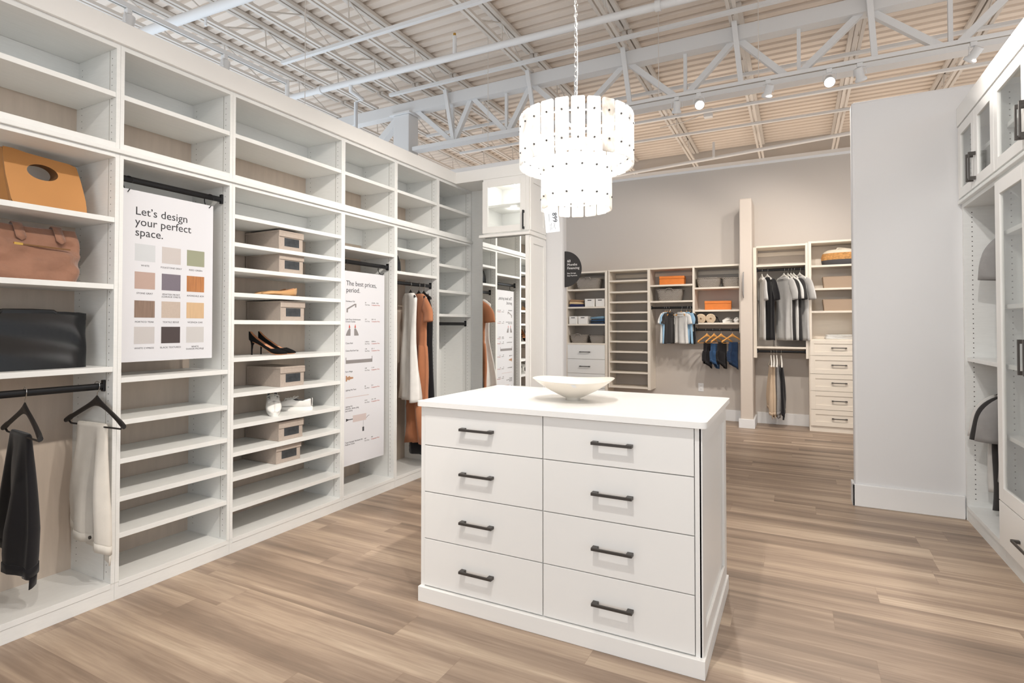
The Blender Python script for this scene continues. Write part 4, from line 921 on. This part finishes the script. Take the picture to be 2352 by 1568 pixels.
# hanging section with tees
t = T('closet_unit', 'cream two-shelf closet section with a rod of small T-shirts', 'closet unit', (1.31, 7.3, 1.5))
sidep(t, 1.601, 1.629, 1.22, 2.105); bsh(t, 1.031, 1.601, 2.105); bsh(t, 1.031, 1.6005, 1.866); bsh(t, 1.031, 1.6005, 1.643); cleat(t, 1.031, 1.6, 2.055); brod(t, 1.031, 1.600, 1.548)
t = T('closet_unit', 'cream closet section with baskets, rolled towels and a rod of jeans', 'closet unit', (1.9, 7.3, 1.3))
sidep(t, 2.186, 2.2075, 1.20, 2.105); bsh(t, 1.630, 2.186, 2.105); bsh(t, 1.630, 2.1855, 1.812); bsh(t, 1.630, 2.1855, 1.510); bsh(t, 1.630, 2.1855, 1.338); cleat(t, 1.63, 2.186, 2.055); brod(t, 1.630, 2.185, 1.243)
# double hang section
t = T('closet_unit', 'taller cream closet section with two hanging rods beside the divider wall', 'closet unit', (2.67, 7.3, 1.6))
sidep(t, 2.357, 2.395, .885, 2.305); sidep(t, 2.952, 2.982, .885, 2.325); bsh(t, 2.395, 2.952, 2.320); bsh(t, 2.3955, 2.9515, 2.075); cleat(t, 2.396, 2.951, 2.265); bsh(t, 2.3955, 2.9515, 1.030); brod(t, 2.395, 2.951, 2.012); brod(t, 2.395, 2.951, .966)
# tower with shaker drawers
t = T('closet_tower', 'cream closet tower with five shaker drawers beside the white partition', 'closet unit', (3.3, 7.3, 0))
sidep(t, 2.984, 3.018, 0, 2.338); sidep(t, 3.60, 3.635, 0, 2.338); bsh(t, 3.018, 3.60, 2.338)
MB().box((3.018, YW - .012, 1.12), (3.60, YW - .001, 2.31)).build('back_panel', 'lam', t)
for z in (2.040, 1.757, 1.478): bsh(t, 3.0185, 3.5995, z)
bsh(t, 3.0185, 3.5995, 1.130)
z1 = 1.122
for z0 in (.930, .706, .497, .270, .068):
    d = MB().box((2.996, YF - .006, z0 + .002), (3.622, YF + .006, z1 - .002)); f_ = .055 if z1 - z0 > .2 else .045
    shaker(d, 1, YF - .006, 2.996, 3.622, z0 + .002, z1 - .002, f_, .008, -1)
    d = d.build('shaker_drawer', 'lam', t, bev=.001)
    bar_pull(d, (3.222, YF - .006, (z0 + z1) / 2), (3.386, YF - .006, (z0 + z1) / 2), (0, -1, 0), 'pull', .010, .030); z1 = z0
MB().box((3.0, YF + .004, 0), (3.6, YF + .02, .066)).build('kick_board', 'lam', t)
# mostly hidden closet behind the low wall end: a strip of wall, shelf and jeans
t = T('closet_unit', 'closet section mostly hidden behind the low wall, a sliver with jeans', 'closet unit', (-.55, 7.3, 1))
bsh(t, -.90, -.241, 1.06); brod(t, -.90, -.242, .985); sidep(t, -.93, -.90, .8, 2.1)
hang(make_hanger('clothes_hanger', 'wooden hanger in the sliver beside the drawer tower', 'hanger', 'hangn', .15, .05), -.275, 7.232, .99, 72)
hang(make_pants('folded_jeans', 'blue jeans hanging in the sliver beside the drawer tower', 'jeans', 'cdenim', .62, .075, .085, 0, 31, lab=False), -.275, 7.232, .99, 72)

# contents: baskets
def basket(label, loc, w, d, h, taper=.86, rz=0, handle=None):
    t = T('woven_basket', label, 'basket', loc, radians(rz), 'grey woven baskets')
    R = []
    for f in (0, .06, .3, .6, .9, 1):
        k = taper + (1 - taper) * f + (.03 * sin(pi * f)); R.append(rrect(-w / 2 * k, w / 2 * k, -d / 2 * k, d / 2 * k, .06, h * f, 8))
    MB().loft(R, 0, (True, False)).build('basket_wall', 'weave', t, solid=.009, world=False)
    MB().tube(R[-1][::2], .008, 8, closed=True).build('rim', 'weave', t, world=False)
    if handle:
        MB().tube([(-.05, -d / 2 - .004, h - .03), (-.04, -d / 2 - .018, h + .012), (0, -d / 2 - .02, h + .022), (.04, -d / 2 - .018, h + .012), (.05, -d / 2 - .004, h - .03)], .006, 8).build('handle', 'weave', t, world=False)
    return t
basket('large grey woven basket on the top shelf of the drawer tower', (.085, 7.33, 1.842), .37, .26, .155, .86, 6, 1)
basket('low grey woven basket above the flat drawers, with its handle showing', (-.065, 7.32, 1.042), .27, .25, .115, .82, 4, 1)
basket('grey woven basket above the flat drawers, beside the tower side', (.245, 7.33, 1.042), .27, .25, .105, .84, -6)
basket('tall grey woven basket above the small T-shirts', (1.28, 7.32, 1.643), .345, .26, .150, .84, 3, 1)
basket('grey woven basket beside the section side, on the top shelf above the towels', (1.795, 7.32, 1.812), .305, .26, .125, .86, 3)
basket('grey woven basket against the divider wall, on the top shelf above the towels', (2.085, 7.34, 1.812), .225, .24, .118, .88, -2)
def wood_box(label, x, z):
    t = T('wooden_box', label, 'box', (x, 7.30, z), radians(4))
    MB().box((-.165, -.11, 0), (.165, .11, .080)).build('box_body', 'orangebox', t, bev=.003, world=False)
    MB().box((-.167, -.112, .082), (.167, .112, .118)).build('lid', 'orangebox', t, bev=.004, world=False)
wood_box('bright orange wooden box on the shelf above the grey basket', 1.313, 1.866)
wood_box('bright orange wooden box on the shelf above the rolled towels', 1.913, 1.510)
def white_bin(label, x, z, w=.155, h=.115):
    t = T('white_bin', label, 'storage bin', (x, 7.275, z), radians(-2), 'white plastic bins')
    R = [rrect(-w / 2 * k, w / 2 * k, -.10, .12, .012, zz, 3) for zz, k in ((0, .96), (h, 1.0))]
    MB().loft(R, 0, (True, False), smooth=False).build('bin_body', 'binw', t, solid=.004, world=False)
    MB().box((-.03, -.1015, h * .76), (.03, -.0995, h * .86)).build('hand_slot', 'hole', t, world=False)
white_bin('white plastic bin beside the folded knitwear', .137, 1.580); white_bin('white plastic bin in the corner of the shelf with folded knitwear', .297, 1.580, .14)
white_bin('white plastic bin by the tower side, on the shelf with folded jeans', -.122, 1.325, .14); white_bin('white plastic bin beside the folded jeans', .030, 1.325, .155)
def folded(label, loc, w, d, h, m, rz=0, cat='folded clothes', name='folded_clothes', group=None, seed=1):
    t = T(name, label, cat, loc, radians(rz), group)
    rnd = random.Random(seed); R = []
    for f in (0, .2, .5, .8, 1):
        k = 1 - .10 * (2 * f - 1) ** 4
        r = rrect(-w / 2 * k, w / 2 * k, -d / 2 * k, d / 2 * k, .03, h * f, 6)
        R.append([(x, y, z + (.35 * h * sin(11 * x + seed) * f) + .15 * h * sin(16 * y + seed) * f) for x, y, z in r])
    MB().loft(R, 0).build('fabric_layer', m, t, world=False)
    MB().tube([(x, -d / 2 * .97, h * .55 + .1 * h * sin(11 * x + seed)) for x in [-w / 2 * .9 + w * .9 * k / 8 for k in range(9)]], h * .13, 6).build('fold_edge', m, t, world=False)
    return t
for k, (m, h, l) in enumerate((('cnavy', .034, 'folded navy garment at the bottom of the knitwear pile'), ('cbutter', .030, 'folded cream garment in the middle of the knitwear pile'), ('cbrown', .034, 'folded tan knit on top of the knitwear pile'))):
    folded(l, (-.083, 7.29, 1.580 + (0, .040, .076)[k]), .22, .22, h, m, (2, -3, 5)[k], group='folded knitwear', seed=k + 2)
for k, (m, h, l) in enumerate((('cdenimd', .032, 'folded dark jeans at the bottom of the denim pile'), ('cdenim', .030, 'folded blue jeans in the middle of the denim pile'), ('clight', .032, 'folded washed jeans on top of the denim pile'))):
    folded(l, (.252, 7.29, 1.325 + (0, .038, .073)[k]), .22, .22, h, m, (-2, 3, -4)[k], cat='folded jeans', name='folded_jeans', group='folded jeans', seed=k + 5)
def roll(label, x, z, strap=False, rz=0):
    t = T('rolled_towel', label, 'towel', (x, 7.29, z), radians(rz), 'rolled towels')
    R0 = .056; pts = []
    for k in range(70):
        a = k * .42; r = .008 + (R0 - .012) * k / 69; pts.append((r * cos(a), r * sin(a)))
    b = MB(); n_ = len(pts)
    b.loft([[(x_, y, z_ + R0) for x_, z_ in pts] for y in (-.12, .12)], 0, (False, False), closed=False)
    b.loft([[(R0 * .97 * cos(a), y, R0 + R0 * .97 * sin(a)) for a in [2 * pi * k / 30 for k in range(30)]] for y in (-.115, .118)], 0, (False, False))
    b.build('towel_roll', 'towel', t, solid=.009, world=False)
    b = MB(); b.loft([[(R0 * .93 * cos(a), y, R0 + R0 * .93 * sin(a)) for a in [2 * pi * k / 30 for k in range(30)]] for y in (-.107, .11)], 0); b.build('towel_core', 'cbrown', t, world=False)
    if strap: MB().tube([(R0 * 1.04 * cos(a), .06, R0 + R0 * 1.04 * sin(a)) for a in [2 * pi * k / 28 for k in range(28)]], .012, 6, closed=True, r2=.004).tube([(.05, .06, .09), (.085, .0, .07), (.10, -.06, .03), (.115, -.09, .006)], .008, 6).build('strap', 'cblack', t, world=False)
roll('cream rolled towel next to the section side', 1.704, 1.338); roll('cream rolled towel with a black strap', 1.815, 1.338, True, 8)
a = trainer('pale trainer on the shelf above the jeans', .75, 'pale trainers'); a.location = (2.08, 7.37, 1.3385); a.rotation_euler.z = radians(-118)
a = trainer('pale trainer touching the divider wall', .75, 'pale trainers'); a.location = (2.150, 7.37, 1.3385); a.rotation_euler.z = radians(-92)
# small tees on wooden hangers
U3 = [(1.222, -74, 'cwhite', 'small white T-shirt, first on the rod of the back closet'), (1.250, -72, 'cblue', 'small light blue T-shirt next to the first white one'), (1.288, -64, 'cdark', 'small charcoal T-shirt in the first cluster'),
      (1.438, 34, 'cwhite', 'small white T-shirt turned to face the room'), (1.512, 42, 'cblue', 'small light blue T-shirt behind the white one facing the room'), (1.556, 50, 'cblack', 'small black T-shirt, last on the rod of the back closet')]
for x, rz, m, l in U3:
    hang(make_hanger('clothes_hanger', 'natural wood hanger holding the ' + l, 'hanger', 'hangn', .082, .034, False), x, 7.232, 1.550, -rz)
    hang(make_tee('t_shirt', l, 'T-shirt', m, .58, .76, .215, int(x * 100), slv=(.275, -.40), dk=.75), x, 7.232, 1.552, -rz)
U4 = [(1.775, 42, 'cdenimb', 'black jeans, first on the rod under the rolled towels'), (1.865, 48, 'cdenim', 'blue jeans between two black pairs'), (1.955, 35, 'cdenimb', 'black jeans in the middle of the rod under the towels'), (2.095, 30, 'cdenimd', 'dark blue jeans by the divider wall')]
for x, rz, m, l in U4:
    hang(make_hanger('clothes_hanger', 'natural wood hanger holding ' + l, 'hanger', 'hangn', .15, .088), x, 7.232, 1.243, rz)
    hang(make_pants('folded_jeans', l, 'jeans', m, .275, .062, .074, .012, int(x * 77), zt=-.170, lab=False, d=.9), x, 7.232, 1.243, rz)
# large tees on white hangers
U5 = [(2.458, 76, 'clgrey', 'pale T-shirt, first on the upper rod by the divider wall'), (2.520, 60, 'cblack', 'black T-shirt on the upper rod by the divider wall'), (2.712, 56, 'clgrey', 'pale grey T-shirt turned to the room on the upper rod'), (2.757, 60, 'cdark', 'charcoal T-shirt behind the pale grey one'),
      (2.791, 61, 'cwhite', 'white T-shirt squeezed between two charcoal ones'), (2.823, 60, 'cdark', 'charcoal T-shirt next to the last pale one'), (2.890, 54, 'clgrey', 'pale T-shirt, last on the upper rod by the drawer tower')]
for x, rz, m, l in U5:
    hang(make_hanger('clothes_hanger', 'white hanger holding the ' + l, 'hanger', 'hangw', .118, .05, False), x, 7.232, 2.013, -rz)
    hang(make_tee('t_shirt', l, 'T-shirt', m, .90, .90, .185, int(x * 100), slv=(.25, -.44), dk=.6), x, 7.232, 2.015, -rz)
for x, rz, m, l in ((2.555, 82, 'cbeige', 'beige trousers, first on the lower rod'), (2.588, 84, 'cbeige', 'second beige trousers on the lower rod'), (2.622, 84, 'cgrey', 'grey trousers on the lower rod'), (2.672, 82, 'cblack', 'black trousers, last on the lower rod')):
    hang(make_hanger('clothes_hanger', 'white hanger holding the ' + l, 'hanger', 'hangw', .17, .105), x, 7.232, .967, -rz)
    hang(make_pants('folded_trousers', l, 'trousers', m, .53, .085, .12, .0, int(x * 91), d=.85, zt=-.187), x, 7.232, .967, -rz)
# tower contents
t = T('round_basket', 'round rope basket in cream, jute and slate bands on the tower top shelf', 'basket', (3.365, 7.315, 2.040))
R_ = lambda z, r: [(r * cos(2 * pi * k / 40), r * .70 * sin(2 * pi * k / 40), z) for k in range(40)]
MB().loft([R_(0, .215), R_(.005, .225), R_(.062, .235)], 0, (True, False)).build('slate_band', 'slate', t, world=False)
MB().loft([R_(.062, .235), R_(.10, .236), R_(.145, .222)], 0, (False, False)).build('jute_band', 'jute', t, world=False)
MB().loft([R_(.145, .222), R_(.17, .205), R_(.188, .17), R_(.192, .10), R_(.194, .01)], 0, (False, True)).build('cream_lid', 'rope', t, world=False)
MB().tube([(-.07, -.08, .19), (-.06, -.08, .205), (0, -.06, .20), (.07, -.05, .19)], .008, 8).build('rope_handle', 'rope', t, world=False)
for z, l in ((1.757, 'tan fabric bin under the round basket'), (1.478, 'tan fabric bin on the lower of the two bin shelves')):
    t = T('fabric_bin', l, 'storage bin', (3.345, 7.30, z), 0, 'tan fabric bins')
    MB().loft([rrect(-.192, .192, -.115, .12, .01, 0, 3), rrect(-.205, .205, -.125, .13, .01, .137, 3)], 0, (True, False), smooth=False).build('bin_body', 'bintan', t, solid=.006, world=False)
    MB().tube(rrect(-.205, .205, -.125, .13, .01, .137, 3), .003, 6, closed=True).build('rim_piping', 'bintan', t, world=False)
for k in range(3): folded(('lowest', 'middle', 'uppermost')[k] + ' of the white towels folded on the shaker drawer tower', (3.315, 7.31, 1.130 + .020 * k), .31 - .012 * k, .25, .017, 'cwhite', 1 - k, 'folded towel', 'folded_towel', 'white folded towels', k + 3)
# wall outlet
t = T('wall_outlet', 'white electrical outlet on the beige wall under the jeans', 'outlet', (1.657, 7.489, .438))
MB().box((-.036, -.006, -.058), (.036, 0, .058)).build('cover_plate', 'trim', t, bev=.003, world=False)
for z in (-.022, .022):
    r = MB().box((-.017, -.009, z - .014), (.017, -.006, z + .014)).build('receptacle', 'trim', t, bev=.003, world=False)
    MB().box((-.008, -.0095, z - .004), (-.006, -.0089, z + .006)).box((.006, -.0095, z - .004), (.008, -.0089, z + .006)).box((-.002, -.0095, z - .010), (.002, -.0089, z - .006)).build('socket_slots', 'ink', r, world=False)
    r.children[0].location = (0, 0, 0)
# flag signs
def half_disc(R, th, N_=40): return [(R * sin(pi * k / N_), R * cos(pi * k / N_)) for k in range(N_ + 1)]
t = T('flag_sign', 'black half-disc financing sign fixed to the end of the low wall', 'sign', (.956, 4.14, 1.81))
pts = half_disc(.165, .006)
MB().loft([[(x, -.003, z) for x, z in pts], [(x, .003, z) for x, z in pts]], 0, smooth=False).build('sign_board', 'signblack', t, world=False)
MB().box((-.004, -.012, -.165), (.0, .012, .165)).build('wall_bracket', 'trim', t, world=False)
for s, z, sz in (('60', .062, .034), ('Months', .030, .032), ('Financing', -.002, .032), ('Easy Storage.', -.044, .0165), ('Easy Payments.', -.066, .0165)):
    o = text_mesh('sign_lettering', s, sz, 'inkwhite', None, FY(.026, -.0034, z)); o.parent = t
t = T('flag_sign', 'half-disc sign seen edge-on at the front of the divider wall', 'sign', (2.255, 6.999, 1.815))
MB().loft([[(-.003, -x * .9, z) for x, z in pts], [(.003, -x * .9, z) for x, z in pts]], 0, smooth=False).build('sign_board', 'cgrey', t, world=False)

# ------------------------------------------------------------------ cabinets with glass doors (open side to -x)
RXF, RXB = 3.84, 4.40
def rholes(mb, y, sgn, z0, z1, cols=(3.885, 4.34), mi=1):
    z = z0 + .05
    while z < z1 - .04:
        for x in cols: mb.add([(x + .0036 * cos(k * pi / 3), y + sgn * .0008, z + .0036 * sin(k * pi / 3)) for k in range(6)], [tuple(range(6))], mi)
        z += .032
def rpanel(t, y0, y1, z0, z1, h0=True, h1=True):
    b = MB().box((RXF, y0, z0), (RXB, y1, z1))
    if h0: rholes(b, y0, -1, z0, z1)
    if h1: rholes(b, y1, 1, z0, z1)
    return b.build('side_panel', ['mel', 'hole'], t)
def glass_door(t, y0, y1, z0, z1, pull=None, fr=.062, low=None):
    b = MB(); xa, xb = RXF - .020, RXF - .002
    lw = low or fr
    b.box((xa, y0, z0), (xb, y0 + fr, z1)).box((xa, y1 - fr, z0), (xb, y1, z1)).box((xa, y0 + fr, z0), (xb, y1 - fr, z0 + lw)).box((xa, y0 + fr, z1 - fr), (xb, y1 - fr, z1))
    d = b.build('glass_door', 'paintw', t, bev=.0015)
    MB().box((RXF - .012, y0 + fr - .004, z0 + lw - .004), (RXF - .008, y1 - fr + .004, z1 - fr + .004)).build('glass_pane', 'glass', d)
    if pull: bar_pull(d, (xa, pull[0], pull[1]), (xa, pull[0], pull[2]), (-1, 0, 0), 'pull', .013, .032, .020)
    return d
def lower_shell(t, y0, y1, door=False):
    rpanel(t, y0 + .0005, y0 + .0185, .10, 2.10); rpanel(t, y1 - .0185, y1 - .0005, .10, 2.10)
    MB().box((RXF, y0 + .0185, .075), (RXB, y1 - .0185, .100)).build('bottom_panel', 'mel', t); MB().box((RXF, y0 + .0185, 2.075), (RXB, y1 - .0185, 2.10)).build('top_panel', 'mel', t)
    MB().box((RXB, y0 + .001, .08), (RXB + .008, y1 - .001, 2.095)).build('back_panel', 'mel', t)
    MB().box((RXF + .006, y0 + .0005, 0), (RXF + .026, y1 - .0005, .0745)).build('plinth', 'mel', t)
Y1a, Y1b, Y2a = 4.066, 3.318, 2.35
t = T('open_cabinet', 'white open hanging cabinet with folded-sleeve shirts beside the white partition', 'cabinet', (4.1, 3.69, 0)); lower_shell(t, Y1b, Y1a)
MB().box((RXF + .01, Y1b + .02, 1.054), (RXB, Y1a - .02, 1.078)).build('shelf', 'mel', t, bev=.001)
for z in (1.98, .975):
    MB().tube([(4.11, Y1b + .0185, z), (4.11, Y1a - .0185, z)], .0155, 12, r2=.008).build('hanging_rod', 'black', t)
t = T('glass_door_cabinet', 'tall white cabinet with glass door over a drawer, nearest the camera', 'cabinet', (4.1, 2.83, 0)); lower_shell(t, Y2a, Y1b)
ym = 2.835
glass_door(t, ym + .002, Y1b - .002, .345, 2.072, (ym + .035, 1.22, 1.05), .075); glass_door(t, Y2a + .002, ym - .002, .345, 2.072, (ym - .035, 1.22, 1.05), .075)
d = MB().box((RXF - .020, Y2a + .002, .102), (RXF - .002, Y1b - .002, .340)).build('drawer', 'paintw', t, bev=.0015)
bar_pull(d, (RXF - .020, 3.02, .215), (RXF - .020, 2.80, .215), (-1, 0, 0), 'pull', .013, .030)
for z in (.70, 1.08, 1.40, 1.80): MB().box((RXF + .01, Y2a + .02, z - .024), (RXB, Y1b - .02, z)).build('shelf', 'mel', t, bev=.001)
for (ya, yb, lab) in ((Y1b, Y1a, 'white wall cabinet with two glass doors above the open hanging cabinet'), (Y2a, Y1b, 'white wall cabinet with two glass doors above the tall glass-door cabinet')):
    u = T('upper_glass_cabinet', lab, 'cabinet', (4.1, (ya + yb) / 2, 2.12))
    rpanel(u, ya + .0005, ya + .0185, 2.122, 2.625); rpanel(u, yb - .0185, yb - .0005, 2.122, 2.625)
    MB().box((RXF, ya + .0185, 2.122), (RXB, yb - .0185, 2.145)).build('bottom_panel', 'mel', u); MB().box((RXF, ya + .0185, 2.60), (RXB, yb - .0185, 2.625)).build('top_panel', 'mel', u)
    MB().box((RXB, ya + .001, 2.125), (RXB + .008, yb - .001, 2.62)).build('back_panel', 'mel', u)
    MB().box((RXF + .03, ya + .019, 2.36), (RXB, yb - .019, 2.384)).build('shelf', 'mel', u)
    m_ = (ya + yb) / 2
    glass_door(u, m_ + .002, yb - .002, 2.135, 2.615, (m_ + .028, 2.345, 2.175)); glass_door(u, ya + .002, m_ - .002, 2.135, 2.615, (m_ - .028, 2.345, 2.175))
tag(MB().box((RXF - .024, Y2a, 2.1005), (RXB, Y1a, 2.1215)).build('ledge_moulding', 'mel', bev=.003), 'white ledge strip under the upper glass cabinets', 'moulding')
structure('trim_4', MB().box((RXF - .022, Y2a, 2.626), (RXB, 4.083, 2.752)), 'paintw', .002)
tag(MB().box((RXF + .002, Y1a + .0005, 0), (RXF + .02, 4.084, 2.625)).build('filler_panel', 'mel'), 'thin white filler strip between the open cabinet and the white partition', 'panel')
# shirts in the open cabinet
for x, y, z, rz, m, l, s, Lh in ((4.13, 3.86, 1.98, 184, 'cgrey', 'blue-grey shirt at the front of the upper rod in the open cabinet', .9, .62), (4.13, 3.79, 1.98, 180, 'cgrey', 'grey shirt behind the first one on the upper rod in the open cabinet', .95, .66),
                           (4.09, 3.935, .975, 184, 'clgrey', 'pale grey shirt at the back of the lower rod in the open cabinet', .92, .70), (4.10, 3.875, .975, 181, 'cdark', 'charcoal T-shirt in the middle of the lower rod in the open cabinet', .95, .78), (4.11, 3.805, .975, 178, 'cgrey', 'heather grey T-shirt at the front of the lower rod in the open cabinet', .95, .58)):
    hang(make_hanger('clothes_hanger', 'hanger of the ' + l.replace(' in the open cabinet', ''), 'hanger', 'hangb', .13, .07, False), x, y, z + .002, rz)
    hang(make_tee('t_shirt', l, 'T-shirt', m, s, Lh, .185, int(y * 100), slv=(.225, -.44)), x, y, z + .004, rz)
